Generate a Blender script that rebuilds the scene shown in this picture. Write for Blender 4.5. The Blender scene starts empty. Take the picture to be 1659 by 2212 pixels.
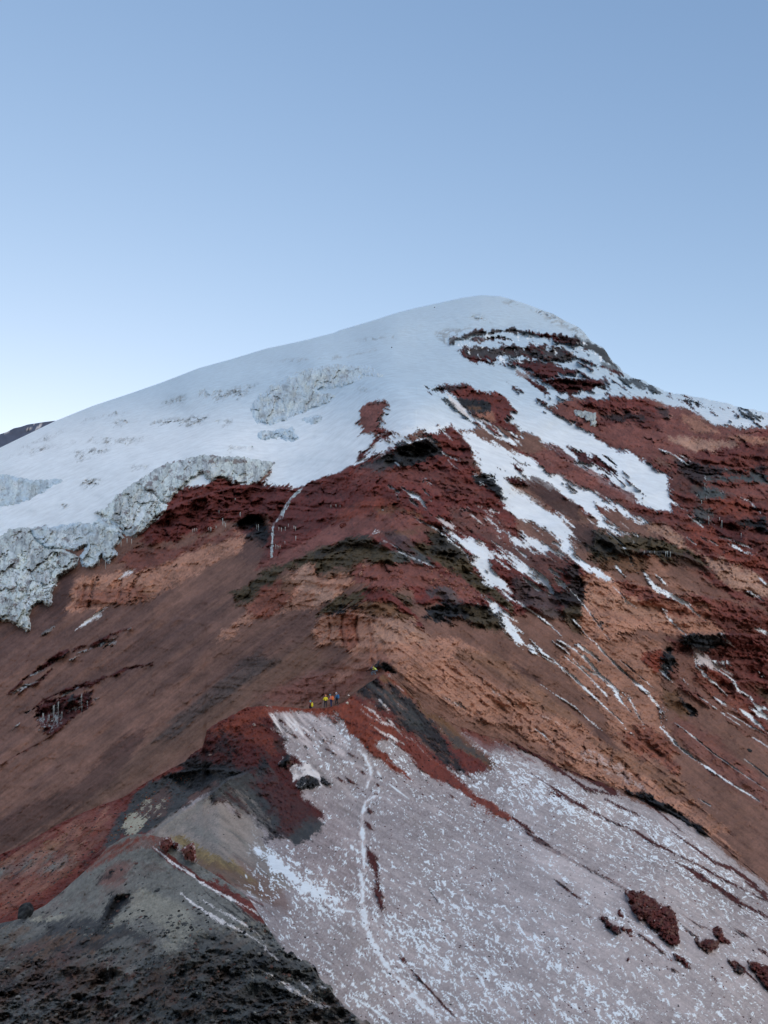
import bpy, math, random
import numpy as np
random.seed(7)
C = bpy.context.scene.collection
# ------------------------------------------------------------------ camera, sky, fill lamp, exposure
PITCH = math.radians(10.0)
F = 1661.0                       # focal length in units of the sketch sheet (1659 x 2212)
cam = bpy.data.cameras.new('camera'); camo = bpy.data.objects.new('camera', cam); C.objects.link(camo)
camo.location = (0, 0, 0); camo.rotation_euler = (math.pi/2 + PITCH, 0, 0)
cam.sensor_fit = 'VERTICAL'; cam.sensor_height = 24; cam.lens = 24*F/2212
cam.clip_start = 0.5; cam.clip_end = 60000
bpy.context.scene.camera = camo
SUN_EL, SUN_AZ = 4.0, -24.0      # sun still behind the mountain, to the left of the summit
w = bpy.data.worlds.new('World'); bpy.context.scene.world = w; w.use_nodes = True
nt = w.node_tree; bg = nt.nodes['Background']
sky = nt.nodes.new('ShaderNodeTexSky'); sky.sky_type = 'NISHITA'; sky.sun_disc = False
sky.sun_elevation = math.radians(SUN_EL); sky.sun_rotation = math.radians(SUN_AZ)
sky.altitude = 5000; sky.air_density = 1.0; sky.dust_density = 0.6; sky.ozone_density = 2.0
sp_ = nt.nodes.new('ShaderNodeSeparateColor'); cm_ = nt.nodes.new('ShaderNodeCombineColor'); nt.links.new(sky.outputs[0], sp_.inputs[0])
for i_, (t_, x_, a0) in enumerate(((1.0, .93, .256), (.69, .75, .397), (.52, .56, .645))):     # thin dry air: paler and flatter than the sea-level sky
    m1 = nt.nodes.new('ShaderNodeMath'); m1.operation = 'MULTIPLY'; m1.inputs[1].default_value = t_; nt.links.new(sp_.outputs[i_], m1.inputs[0])
    m2 = nt.nodes.new('ShaderNodeMath'); m2.operation = 'POWER'; m2.inputs[1].default_value = x_; nt.links.new(m1.outputs[0], m2.inputs[0])
    m3 = nt.nodes.new('ShaderNodeMath'); m3.operation = 'MULTIPLY'; m3.inputs[1].default_value = a0**(1-x_)/.69; nt.links.new(m2.outputs[0], m3.inputs[0]); nt.links.new(m3.outputs[0], cm_.inputs[i_])
nt.links.new(cm_.outputs[0], bg.inputs[0]); bg.inputs[1].default_value = 0.15
sl = bpy.data.lights.new('warm_fill', 'SUN'); sl.energy = 0.24; sl.angle = math.radians(70); sl.color = (1, .84, .66)   # broad warm fill lamp added to brighten the ground, away from the sky's glow
so = bpy.data.objects.new('warm_fill', sl); C.objects.link(so)
so.rotation_euler = (math.radians(90-58), 0, math.radians(180+60+180))
vs = bpy.context.scene.view_settings
vs.view_transform = 'Standard'; vs.look = 'None'; vs.exposure = 2.2; vs.gamma = 1
ILLUM = np.array([0.47, 0.59, 0.78])   # colour of the shade light, to turn seen colours into base colours
# ------------------------------------------------------------------ noise
def _h(i, j, s):
    n = (i.astype(np.int64)*374761393 + j.astype(np.int64)*668265263 + s*1442695041) & 0x7fffffff
    n = ((n ^ (n >> 13))*1274126177) & 0x7fffffff
    return ((n ^ (n >> 16)) & 0xffff)/65535.0
def vn(x, y, s=0):
    i = np.floor(x); j = np.floor(y); fx = x-i; fy = y-j
    fx = fx*fx*fx*(fx*(fx*6-15)+10); fy = fy*fy*fy*(fy*(fy*6-15)+10)
    a = _h(i, j, s); b = _h(i+1, j, s); c = _h(i, j+1, s); d = _h(i+1, j+1, s)
    return (a+(b-a)*fx)*(1-fy)+(c+(d-c)*fx)*fy
def fbm(x, y, s=0, o=4, g=.55):
    r = 0; a = 1; t = 0
    for k in range(o):
        c, sn = math.cos(.7*k), math.sin(.7*k)
        r = r + a*(vn((x*c-y*sn)*2**k+17.3*k, (x*sn+y*c)*2**k-9.1*k, s+k)*2-1); t += a; a *= g
    return r/t*1.6
def fbma(x, y, s=0, o=4, g=.55):              # no rotation: keeps a stretched grain
    r = 0; a = 1; t = 0
    for k in range(o):
        r = r + a*(vn(x*2**k+17.3*k, y*2**k-9.1*k, s+k)*2-1); t += a; a *= g
    return r/t*1.6
def ridg(x, y, s=0, o=4):
    r = 0; a = 1; t = 0
    for k in range(o):
        c, sn = math.cos(.9*k), math.sin(.9*k)
        v = vn((x*c-y*sn)*2**k+3.1*k, (x*sn+y*c)*2**k+5.7*k, s+k)*2-1
        r = r + a*(1-2*np.abs(v)); t += a; a *= .55
    return r/t
def worley(x, y, s=0):
    i = np.floor(x); j = np.floor(y)
    f1 = np.full(x.shape, 9.); f2 = np.full(x.shape, 9.); cid = np.zeros(x.shape)
    for di in (-1, 0, 1):
        for dj in (-1, 0, 1):
            a = i+di; b = j+dj
            px = a+_h(a, b, s); py = b+_h(a, b, s+5); d = np.hypot(px-x, py-y); q = _h(a, b, s+9)
            m = d < f1
            f2 = np.where(m, f1, np.minimum(f2, d)); cid = np.where(m, q, cid); f1 = np.where(m, d, f1)
    return f1, f2, cid
def facet(x, y, s=0):                         # flat tilted blocks: height field, edge distance, block id
    i = np.floor(x); j = np.floor(y); f1 = np.full(x.shape, 9.); f2 = np.full(x.shape, 9.); cid = np.zeros(x.shape); h = np.zeros(x.shape)
    for di in (-1, 0, 1):
        for dj in (-1, 0, 1):
            a = i+di; b = j+dj; px = a+.1+.8*_h(a, b, s); py = b+.1+.8*_h(a, b, s+5); d = np.hypot(px-x, py-y); q = _h(a, b, s+9)
            hh = q-.5+(x-px)*(_h(a, b, s+13)*2-1)+(y-py)*(_h(a, b, s+17)*2-1)
            m = d < f1; f2 = np.where(m, f1, np.minimum(f2, d)); cid = np.where(m, q, cid); h = np.where(m, hh, h); f1 = np.where(m, d, f1)
    return h, f2-f1, cid
def rot(x, y, deg, sx, sy):                   # coordinates along / across a grain running at deg below horizontal
    c, s = math.cos(math.radians(deg)), math.sin(math.radians(deg))
    return (x*c+y*s)/sx, (-x*s+y*c)/sy
def sstep(a, b, x):
    t = np.clip((x-a)/(b-a), 0, 1); return t*t*(3-2*t)
# ------------------------------------------------------------------ sheet coordinates -> world
def ray(u, v):
    a = (u-829.5)/F; b = (1106-v)/F
    y = math.cos(PITCH)-math.sin(PITCH)*b; z = math.sin(PITCH)+math.cos(PITCH)*b
    return a/y, z/y                           # x and z per metre of forward distance
def at(u, v, Y):
    a, b = ray(u, v); return (a*Y, Y, b*Y)
CR = dict(D=(0, 0, 1), A=(0, 829.5, 3), B=(553, 553, 3), C=(1106, 553, 3), Q=(553, 967.7, 3), E=(1106, 967.7, 3),
          G=(0, 1244, 3), H=(553, 1382.5, 3), I=(1106, 1382.5, 3), J=(0, 1659, 3), K=(553, 1797, 3), L=(1106, 1797, 3),
          S=(877.8, 713.2, 3.36), T=(713.2, 905.2, 3.78), W=(0, 1069.8, 4.32), N=(384, 1481.2, 4.32))
def pts(s):                                   # "B 10,20 30,40" -> n x 2 array
    if not isinstance(s, str): return s
    t = s.split(); ox, oy, k = CR[t[0]]
    return np.array([[ox+float(a)/k, oy+float(b)/k] for a, b in (q.split(',') for q in t[1:])])
def segd(px, py, a, b):
    d = b-a; L = max(d@d, 1e-9); t = np.clip(((px-a[0])*d[0]+(py-a[1])*d[1])/L, 0, 1)
    return np.hypot(px-a[0]-t*d[0], py-a[1]-t*d[1]), t
def sdf(px, py, P):                           # positive inside
    d = np.full(px.shape, 1e9); ins = np.zeros(px.shape, bool)
    for i in range(len(P)):
        a = P[i]; b = P[(i+1) % len(P)]
        d = np.minimum(d, segd(px, py, a, b)[0])
        if a[1] != b[1]:
            c = ((a[1] > py) != (b[1] > py)) & (px < (b[0]-a[0])*(py-a[1])/(b[1]-a[1])+a[0]); ins ^= c
    return np.where(ins, d, -d)
def sline(px, py, P):                         # distance and 0..1 position along
    d = np.full(px.shape, 1e9); pos = np.zeros(px.shape); n = len(P)-1
    for i in range(n):
        e, t = segd(px, py, P[i], P[i+1]); m = e < d
        d = np.where(m, e, d); pos = np.where(m, (i+t)/n, pos)
    return d, pos
def tps(cp):
    cp = np.array(cp, float); X = cp[:, :2]/500.; y = np.log(cp[:, 2]); n = len(X)
    def K(r2): return np.where(r2 > 1e-12, r2*np.log(np.maximum(r2, 1e-12))*.5, 0)
    A = np.zeros((n+3, n+3)); d = X[:, None]-X[None]; A[:n, :n] = K((d**2).sum(2))+np.eye(n)*2e-4
    A[:n, n] = 1; A[:n, n+1:] = X; A[n, :n] = 1; A[n+1:, :n] = X.T
    wt = np.linalg.solve(A, np.concatenate([y, [0, 0, 0]]))
    def f(u, v):
        u = np.asarray(u, float)/500; v = np.asarray(v, float)/500; r = wt[n]+wt[n+1]*u+wt[n+2]*v
        for k in range(n): r = r+wt[k]*K((u-X[k, 0])**2+(v-X[k, 1])**2)
        return r
    return f
def srgb(c):
    c = np.array(c, float)/255; return np.where(c <= .04045, c/12.92, ((c+.055)/1.055)**2.4)
PAL = dict(snow=(196, 212, 228), dsnow=(176, 185, 203), ice=(148, 171, 189), gice=(114, 130, 147), dice=(70, 84, 98),
    brown=(89, 70, 67), pbrown=(72, 58, 60), dbrown=(58, 45, 47), tan=(125, 97, 88), ltan=(132, 112, 106), ochre=(84, 66, 53), obrown=(80, 66, 58),
    red=(80, 41, 41), bred=(95, 50, 42), dred=(58, 28, 31), rpink=(92, 60, 60), black=(29, 34, 42), bgrey=(56, 66, 75), olive=(56, 53, 43),
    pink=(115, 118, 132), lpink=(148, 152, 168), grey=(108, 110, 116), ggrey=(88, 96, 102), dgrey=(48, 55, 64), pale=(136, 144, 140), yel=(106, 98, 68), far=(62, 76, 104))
ALB = {k: np.clip(srgb(v)/ILLUM, 0.008, .9) for k, v in PAL.items()}
for _k in ALB: ALB[_k] = ALB[_k]*.9+ALB[_k].mean()*.1
ALB['snow'] = np.array([.90, .94, .95]); ALB['dim_snow'] = np.array([.57, .69, .77])  # upper dome's dimmer light put into a lower, bluer snow colour
ROU = dict(snow=.08, dim_snow=.08, dsnow=.12, ice=1., gice=1., dice=1., brown=.12, pbrown=.12, dbrown=.12, obrown=.12, tan=.42, ltan=.35, ochre=.5, red=.75, bred=.7,
    dred=.9, rpink=.35, black=1., bgrey=.7, olive=.8, pink=.15, lpink=.1, grey=.15, ggrey=.25, dgrey=.6, pale=.3, yel=.3, far=.3)
# ------------------------------------------------------------------ terrain layers
class Layer:
    def __init__(s, crest, bottom, u0, u1, du, rows, depth, jit=None):
        cu = np.arange(u0, u1+.1, du); s.nc = len(cu); s.nr = rows
        cr = np.interp(cu, crest[:, 0], crest[:, 1]); bt = np.interp(cu, bottom[:, 0], bottom[:, 1])
        cr = cr+jit(cu)*fbm(cu/13, cu*0+3, 901, 4, .6) if jit else cr; s.crest = cr
        t = np.linspace(0, 1, rows)[:, None]
        s.V = (cr[None]*(1-t)+bt[None]*t).ravel(); s.U = np.tile(cu, rows)
        s.ld = depth(s.U, s.V); n = len(s.U)
        s.col = np.zeros((n, 3)); s.rou = np.zeros(n); s.snow = np.zeros(n)
        u, v = s.U, s.V
        s.Uw = u+6.5*fbm(u/34, v/26, 801, 3)+3.2*fbm(u/9, v/7, 803, 3, .7); s.Vw = v+6.5*fbm(u/34, v/26, 805, 3)+3.2*fbm(u/9, v/7, 807, 3, .7)
        s.nz = dict(i=fbm(u/26, v/26, 3, 5, .6), f=fbm(u/8, v/8, 13, 3, .7),
                    r=fbma(*rot(u, v, 38, 60, 7), 23, 4, .65), l=fbma(*rot(u, v, -36, 70, 7), 33, 4, .65),
                    d=fbma(u/7, v/34, 43, 4, .65), h=fbma(u/46, v/9, 53, 4, .65))
    def sel(s, P, m):
        lo = P.min(0)-m; hi = P.max(0)+m
        return np.nonzero((s.U > lo[0]) & (s.U < hi[0]) & (s.V > lo[1]) & (s.V < hi[1]))[0]
    def put(s, k, m, z):
        m3 = m[:, None]
        s.col[k] = s.col[k]*(1-m3)+ALB[z]*m3; s.rou[k] = s.rou[k]*(1-m)+ROU[z]*m
        s.snow[k] = s.snow[k]*(1-m)+(1. if z in ('snow', 'dsnow', 'dim_snow') else 0)*m
    def poly(s, z, ps, fe=3, wob=4, nz='i', a=1.):
        P = pts(ps) if isinstance(ps, str) else ps
        k = s.sel(P, wob*3+fe+8)
        if not len(k): return
        g = min(1., wob/4); d = sdf(s.U[k]*(1-g)+s.Uw[k]*g, s.V[k]*(1-g)+s.Vw[k]*g, P)+s.nz[nz][k]*wob*1.3+s.nz['f'][k]*min(wob, 3)*.7; fe = fe*.8
        if z == 'snow' and wob > 2.5 and s.nc > 900: s.put(k, sstep(-4, 3, d+s.nz[nz][k]*9+s.nz['f'][k]*4-1)*.6*a, 'dsnow'); d = d+s.nz[nz][k]*3.5+s.nz['f'][k]*2.; fe = fe*1.5
        s.put(k, sstep(-fe, fe, d)*a, z)
    def lines(s, z, txt, wd=3, fe=1., wob=.7, nz='i', a=1., taper=True):
        for row in txt.strip().split('\n'):
            row = row.strip()
            if not row: continue
            w_ = wd
            if '@' in row: row, ww = row.split('@'); w_ = float(ww)
            P = pts(row); k = s.sel(P, w_*2+6)
            if not len(k): continue
            d, t = sline(s.U[k], s.V[k], P)
            ww = w_*((.25+.75*np.sin(np.pi*np.clip(t*.92+.04, 0, 1))) if taper else 1)
            e = ww*(.72+wob*(s.nz[nz][k]*.8+s.nz['i'][k]*.8))-d; e = e*.85; gate = sstep(-.75, -.1, s.nz['f'][k]*.7+s.nz['r'][k]*.6+(.35 if w_ > 2.5 else .15))
            s.put(k, sstep(-fe, fe, e)*a*(gate if z in ('snow', 'dsnow') else 1), z)
    def veil(s, z, ps, thr=0., soft=.1, nz='r', fe=20, a=1., grad=None):      # broken cover inside an outline
        P = pts(ps); k = s.sel(P, 30)
        if not len(k): return
        d = sdf(s.U[k], s.V[k], P); m = sstep(-fe, fe, d)
        n = nz[k] if isinstance(nz, np.ndarray) else s.nz[nz][k]
        s.put(k, sstep(thr-soft, thr+soft, n-(1-m)*1.5)*a*(m > 0), z)
    def push(s, ps, amt, fe=12, wob=2):
        P = pts(ps); k = s.sel(P, fe+8)
        if not len(k): return
        d = sdf(s.U[k], s.V[k], P)+s.nz['f'][k]*wob; s.ld[k] += amt*sstep(-fe*.3, fe, d)
    def crease(s, ps, amt, wd):                # gully (+) or rib (-) along a line
        P = pts(ps); k = s.sel(P, wd*2.2)
        if not len(k): return
        d, t = sline(s.U[k], s.V[k], P); s.ld[k] += amt*np.exp(-(d/wd)**2)*np.clip(np.minimum(t, 1-t)*6, 0, 1)
    def step(s, ps, amt, wd):                  # cliff: everything just below the line stands nearer, fading out downwards
        P = pts(ps); k = s.sel(P, wd*2.5)
        if not len(k): return
        yy = np.interp(s.U[k], P[:, 0], P[:, 1]); ends = sstep(P[0, 0]-5, P[0, 0]+30, s.U[k])*(1-sstep(P[-1, 0]-30, P[-1, 0]+5, s.U[k]))
        d = s.V[k]-yy+s.nz['f'][k]*2; s.ld[k] -= amt*2.2*sstep(-2, 3, d)*np.exp(-np.clip(d, 0, None)/wd)*ends
    def leak(s, ang, L, keep=None):            # loose debris creeps down the fall line: each spot takes its cover from a little uphill
        a = np.radians(ang); u2 = s.U-np.cos(a)*L*np.sign(np.sin(a)); v2 = s.V-np.abs(np.sin(a))*L
        du = (s.U[s.nc-1]-s.U[0])/(s.nc-1); i = np.clip(np.rint((u2-s.U[0])/du), 0, s.nc-1).astype(int); t = s.V[:s.nc][i]; b_ = s.V[-s.nc:][i]
        j = np.clip(np.rint((v2-t)/(b_-t)*(s.nr-1)), 0, s.nr-1).astype(int); k = j*s.nc+i
        if keep is not None: k = np.where(keep, np.arange(len(k)), k)
        s.col = s.col[k]; s.rou = s.rou[k]; s.snow = s.snow[k]
    def build(s, name, back, mat, drop=.7):
        x, z = ray(s.U, s.V); Y = np.exp(s.ld)
        P = np.stack([x*Y, Y, z*Y], 1).reshape(s.nr, s.nc, 3); col = s.col.reshape(s.nr, s.nc, 3)
        c0 = P[0]; hd = c0.copy(); hd[:, 2] = 0; hd /= np.linalg.norm(hd, axis=1)[:, None]
        bk = []
        for k, st in enumerate(back[::-1]):
            q = c0+hd*st; q[:, 2] -= st*drop*min(1, .35+.65*(st/back[-1])**.5); bk.append(q)
        P = np.concatenate([np.array(bk), P]); nb = len(back)
        col = np.concatenate([np.repeat(col[:1], nb, 0), col])
        nr = s.nr+nb; n = nr*s.nc
        me = bpy.data.meshes.new(name); idx = np.arange(n).reshape(nr, s.nc)
        q = np.stack([idx[1:, :-1], idx[1:, 1:], idx[:-1, 1:], idx[:-1, :-1]], -1).reshape(-1, 4)
        me.vertices.add(n); me.vertices.foreach_set('co', P.reshape(-1).astype(np.float32))
        me.loops.add(q.size); me.loops.foreach_set('vertex_index', q.reshape(-1).astype(np.int32))
        me.polygons.add(len(q)); me.polygons.foreach_set('loop_start', (np.arange(len(q))*4).astype(np.int32))
        me.polygons.foreach_set('loop_total', np.full(len(q), 4, np.int32))
        me.update(calc_edges=True)
        ca = me.color_attributes.new('ground_colour', 'FLOAT_COLOR', 'POINT')
        cc = np.ones((n, 4), np.float32); cc[:, :3] = col.reshape(-1, 3); ca.data.foreach_set('color', cc.ravel())
        me.polygons.foreach_set('use_smooth', np.ones(len(q), bool))
        o = bpy.data.objects.new(name, me); C.objects.link(o); me.materials.append(mat); o['kind'] = 'structure'
        return o
def terrain_mat(name, grain=.25, sc=.5, bump=.3, bd=.5, rough=.95):
    m = bpy.data.materials.new(name); m.use_nodes = True; n = m.node_tree.nodes; l = m.node_tree.links
    b = n['Principled BSDF']; b.inputs['Roughness'].default_value = rough; b.inputs['Specular IOR Level'].default_value = .15
    at_ = n.new('ShaderNodeVertexColor'); at_.layer_name = 'ground_colour'
    tc = n.new('ShaderNodeTexCoord'); no = n.new('ShaderNodeTexNoise'); no.inputs['Scale'].default_value = sc; no.inputs['Detail'].default_value = 10; no.inputs['Roughness'].default_value = .72
    l.new(tc.outputs['Object'], no.inputs['Vector'])
    mr = n.new('ShaderNodeMapRange'); mr.inputs[1].default_value = .3; mr.inputs[2].default_value = .7; mr.inputs[3].default_value = 1-grain; mr.inputs[4].default_value = 1+grain
    l.new(no.outputs[0], mr.inputs[0])
    mx = n.new('ShaderNodeVectorMath'); mx.operation = 'SCALE'; l.new(at_.outputs[0], mx.inputs[0]); l.new(mr.outputs[0], mx.inputs['Scale'])
    l.new(mx.outputs[0], b.inputs['Base Color'])
    bp = n.new('ShaderNodeBump'); bp.inputs['Strength'].default_value = bump; bp.inputs['Distance'].default_value = bd
    l.new(no.outputs[0], bp.inputs['Height']); l.new(bp.outputs[0], b.inputs['Normal'])
    return m

# ================================================================== the mountain
SKY = pts('D -250,1070 0,967 60,938 118,910 200,877 290,847 350,826 430,795 500,776 575,753 650,737 722,719 735,713 800,694 860,675 900,665 950,654 1000,643 1040,637.5 1080,640 1106,647 1140,658 1180,673 1195,678 1220,693 1250,707 1262,718 1275,735 1285,742 1305,754 1313,766 1325,783 1338,792 1346,805 1360,812 1385,820 1410,833 1437,846 1500,857 1560,868 1600,880 1630,886 1659,893 1920,960')
NCR = pts('D -260,1925 0,1846 57,1822 133,1776 217,1739 267,1722 317,1689 363,1664 400,1645 413,1629 437,1614 443,1594 447,1576 467,1563 500,1545 533,1529 553,1526 590,1524.5 625,1528 660,1531 703,1529 727,1523.5 741,1518 751,1510 775,1490 800,1473 818,1462 838,1449 848,1458 886,1497 933,1537 986,1568 1050,1590 1106,1602 1206,1655 1339,1705 1400,1727 1506,1786 1659,1908 1920,2120')
MB = NCR.copy(); MB[:, 1] += np.interp(MB[:, 0], [-250, 820, 860, 1920], [130, 90, 34, 34])
mdep = tps([(-250,1070,1500),(0,967,1350),(118,910,1450),(350,826,1550),(575,753,1600),(735,713,1600),(900,665,1600),(1040,637,1650),(1180,673,1500),(1262,718,1350),(1346,805,1150),(1500,857,1100),(1659,893,1000),(1920,960,1000),
 (1100,740,1250),(1100,800,1000),(1300,850,950),(900,750,1150),(840,690,1450),(700,850,900),(680,790,1050),(400,900,1050),(400,800+45,1250),(100,1000,1000),(-200,1200,700),(100,1130,640),(300,1040,640),(450,980,660),(620,1045,560),
 (850,850,640),(900,920,480),(900,1000,430),(1050,900,620),(1150,1000,520),(1250,950,680),(1400,950,760),(1600,950,820),(1600,1080,600),(1440,1100,500),(1300,1130,420),(1150,1130,380),(1000,1100,350),(850,1050,380),(700,1070,450),(560,1140,440),
 (400,1150,480),(200,1220,460),(50,1300,430),(-200,1400,420),(770,1170,262),(650,1230,250),(500,1250,330),(300,1300,370),(100,1450,320),(-200,1600,290),(0,1600,260),(0,1846,180),(-250,1930,170),(300,1450,280),(300,1650,185),(450,1600,180),(550,1400,215),
 (700,1350,195),(840,1400,160),(840,1455,147),(700,1529,165),(900,1300,205),(1000,1230,255),(950,1400,175),(960,1550,148),(1106,1602,160),(1100,1450,190),(1200,1300,270),(1250,1200,330),(1450,1200,400),(1400,1400,285),(1300,1500,225),(1339,1705,172),(1250,1640,170),
 (1659,1250,420),(1659,1500,330),(1550,1600,250),(1659,1750,210),(1506,1786,165),(1659,1908,152),(1920,2120,140),(1920,1600,330),(1920,1200,600),(150,1700,195),(560,1520,180)])
def mdepth(u, v):
    d = mdep(u, v); c = np.interp(u, NCR[:, 0], NCR[:, 1]); d = np.where((v > c) & (u > 830), d+(v-c)*.004, d)
    top = np.clip(1-(v-np.interp(u, SKY[:, 0], SKY[:, 1]))/46, 0, 1)   # the dome rolls over at the skyline
    return d+.16*top**2
M = Layer(SKY, MB, -240, 1900, 1.65, 580, mdepth, lambda x: 2.2*sstep(1262, 1300, x))
M.put(np.arange(len(M.U)), np.ones(len(M.U)), 'brown')
p, ln, vl = M.poly, M.lines, M.veil
# scree of the left flank
vl('pbrown', 'D -260,1250 1000,1250 850,1460 600,1540 -260,1960', .05, .3, fbma(*rot(M.U, M.V, -37, 300, 34), 81, 5, .62), 40, .7)
vl('tan', 'D -260,1250 1000,1250 850,1460 600,1540 -260,1960', .3, .5, fbma(*rot(M.U, M.V, -37, 240, 30), 86, 4, .6), 40, .15)
p('dbrown', 'G 1600,0 1450,110 1180,330 950,440 700,590 450,690 300,800 600,700 800,600 1000,480 1200,300 1400,150', 14, 6, 'l', .6)
p('pbrown', 'G 1500,60 1250,200 1000,330 800,470 600,620 850,560 1010,430 1230,290 1450,130', 10, 6, 'l', .7)
p('obrown', 'D 660,1390 560,1430 420,1530 250,1640 60,1760 -100,1850 0,1846 217,1735 420,1620 560,1500 700,1430', 18, 8, 'l', .45)
p('dgrey', 'D 560,1410 480,1470 380,1550 330,1610 420,1560 520,1490 600,1430', 14, 8, 'l', .55)
p('dbrown', 'D -260,1900 0,1770 160,1690 260,1600 330,1560 280,1650 180,1740 0,1850', 14, 8, 'l', .75)
p('rpink', 'D 700,1450 850,1380 840,1450 740,1500 620,1520 560,1500', 14, 5, 'l', .6)
p('tan', 'D 780,1385 840,1375 830,1420 740,1470 700,1480', 14, 4, 'l', .5)
# red rock face under the glacier and the spur
p('red', 'D 300,1160 330,1110 370,1060 430,1040 560,1030 640,1040 770,1000 790,960 850,950 900,940 1020,1000 1100,1080 1120,1150 1250,1210 1300,1300 1100,1330 900,1300 760,1160 700,1180 640,1220 560,1230 590,1120 540,1110 420,1150 330,1170', 5, 5)
p('dred', 'D 330,1110 420,1080 560,1040 630,1060 600,1130 560,1120 480,1120 380,1150 310,1170', 8, 5, 'i', .55)
p('dred', 'Q 300,250 500,230 700,330 760,420 480,480 300,560 140,600 110,520 170,400', 8, 6, 'i', .5)
p('bred', 'Q 560,380 760,330 1000,380 1100,440 1180,520 1040,470 840,410 640,470 480,490', 5, 5, 'h', .8)
p('rpink', 'Q 640,450 840,410 1000,430 1170,530 1060,620 960,560 760,560 640,560 400,680 0,790 120,700 260,630 500,500', 4, 3, 'l', 1)
p('rpink', 'Q 640,150 900,90 1200,150 1400,230 1460,300 1300,330 1000,230 800,200 640,230', 8, 6, 'h', .5)
p('ochre', 'T 380,740 520,720 700,740 780,800 700,790 560,750 420,760', 3, 4, 'h', .7)
p('dred', 'Q 1180,260 1380,250 1400,290 1200,300', 3, 2, 'h', .7)
p('pbrown', 'T 980,730 1180,740 1400,830 1500,960 1640,1080 1659,1244 1400,1100 1180,960 980,850', 9, 6, 'r', .7)
p('rpink', 'Q 1340,380 1560,430 1659,480 1659,640 1500,560 1300,470', 6, 5, 'r', .6)
# cave under the red face: its shade painted black, its hollow pushed in
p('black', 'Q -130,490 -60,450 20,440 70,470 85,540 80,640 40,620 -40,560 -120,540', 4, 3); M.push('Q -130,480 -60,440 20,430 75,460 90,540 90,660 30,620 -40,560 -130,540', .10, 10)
p('dbrown', 'Q 0,560 80,600 90,700 0,760 -140,700 -260,640 -120,560', 10, 4, 'l', .7)
# lava bed and olive rock of the spur
p('black', 'T 520,240 560,190 640,165 780,155 850,180 900,260 900,290 780,330 660,380 500,370 340,350 420,300', 3, 3, 'h')
M.push('T 540,240 780,170 880,260 760,320 560,330', .03, 8)
p('dgrey', 'T 340,350 500,300 520,360 420,400 250,410 250,370', 3, 3, 'h', .8)
p('olive', 'Q 0,840 150,750 380,650 560,580 660,560 760,575 860,640 940,680 1010,740 900,760 700,720 640,800 520,760 380,820 260,760 170,800 130,900 0,980 -120,1010 -150,950', 4, 5, 'h')
p('black', 'Q 380,680 560,585 660,560 760,575 860,630 700,650 560,660 440,700', 3, 4, 'h', .55)
p('olive', 'Q 1100,510 1200,540 1290,610 1370,720 1440,800 1540,900 1659,1010 1659,1080 1500,960 1380,900 1250,780 1120,720 990,640 1000,600 1110,620', 5, 5, 'r')
p('black', 'Q 1110,560 1200,560 1300,650 1360,730 1240,720 1130,690', 4, 5, 'i', .6)
p('dgrey', 'Q 800,530 980,540 1000,640 1120,740 1010,740 880,620', 6, 5, 'r', .6)
p('ochre', 'Q 840,510 960,530 1100,500 1180,560 1100,520 960,550', 4, 4, 'h', .6)
p('bgrey', 'Q 850,640 950,670 1120,750 1000,770 880,720', 5, 4, 'r', .7)
# pale and brown beds below the olive rock
p('tan', 'Q 260,780 380,740 400,820 560,790 640,860 560,920 480,1000 400,1060 300,1050 160,1080 60,1060 0,1090 -200,1244 -260,1230 -100,1080 20,950 150,900', 4, 5)
p('ltan', 'Q 260,770 330,740 360,830 420,900 540,940 480,1010 360,1040 360,930 290,880', 4, 5, 'i', .7)
p('bred', 'Q 40,900 150,870 260,900 240,980 110,1080 0,1090 -60,1040', 6, 6, 'd', .75)
p('olive', 'Q 380,820 640,760 640,800 460,860', 4, 5, 'h', .6)
p('ochre', 'Q 140,830 300,860 220,940 150,900', 5, 4, 'i', .7)
p('rpink', 'Q 640,760 900,740 1150,780 1300,830 1480,960 1280,980 1200,900 1000,900 900,920 830,900 740,880 660,860', 5, 5)
p('red', 'Q 730,885 840,900 940,1000 1040,1100 1080,1180 900,1060 800,1010 720,970 640,1010 700,960', 3, 4, 'r')
p('bgrey', 'Q 1110,900 1260,900 1320,980 1220,1000 1120,960', 5, 4, 'i', .7)
p('olive', 'Q 400,1080 480,1010 620,930 740,900 700,970 580,1040 520,1100', 4, 4, 'l')
p('black', 'Q 490,1090 560,1030 640,1010 700,1000 640,1050 600,1080 580,1130 520,1110', 3, 3)
p('ochre', 'Q 680,1010 740,980 860,1010 960,1060 1050,1130 900,1110 780,1080 680,1060', 3, 4, 'h')
p('olive', 'Q 850,910 1000,980 1050,1030 940,1000', 3, 3, 'h', .8)
p('black', 'Q 1080,1060 1200,1000 1400,1000 1480,1000 1560,1060 1659,1200 1480,1160 1300,1100 1180,1140 1090,1110', 4, 5, 'h')
p('olive', 'Q 1330,1020 1480,1030 1540,1080 1620,1200 1500,1180 1380,1120', 4, 5, 'h', .8)
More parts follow.
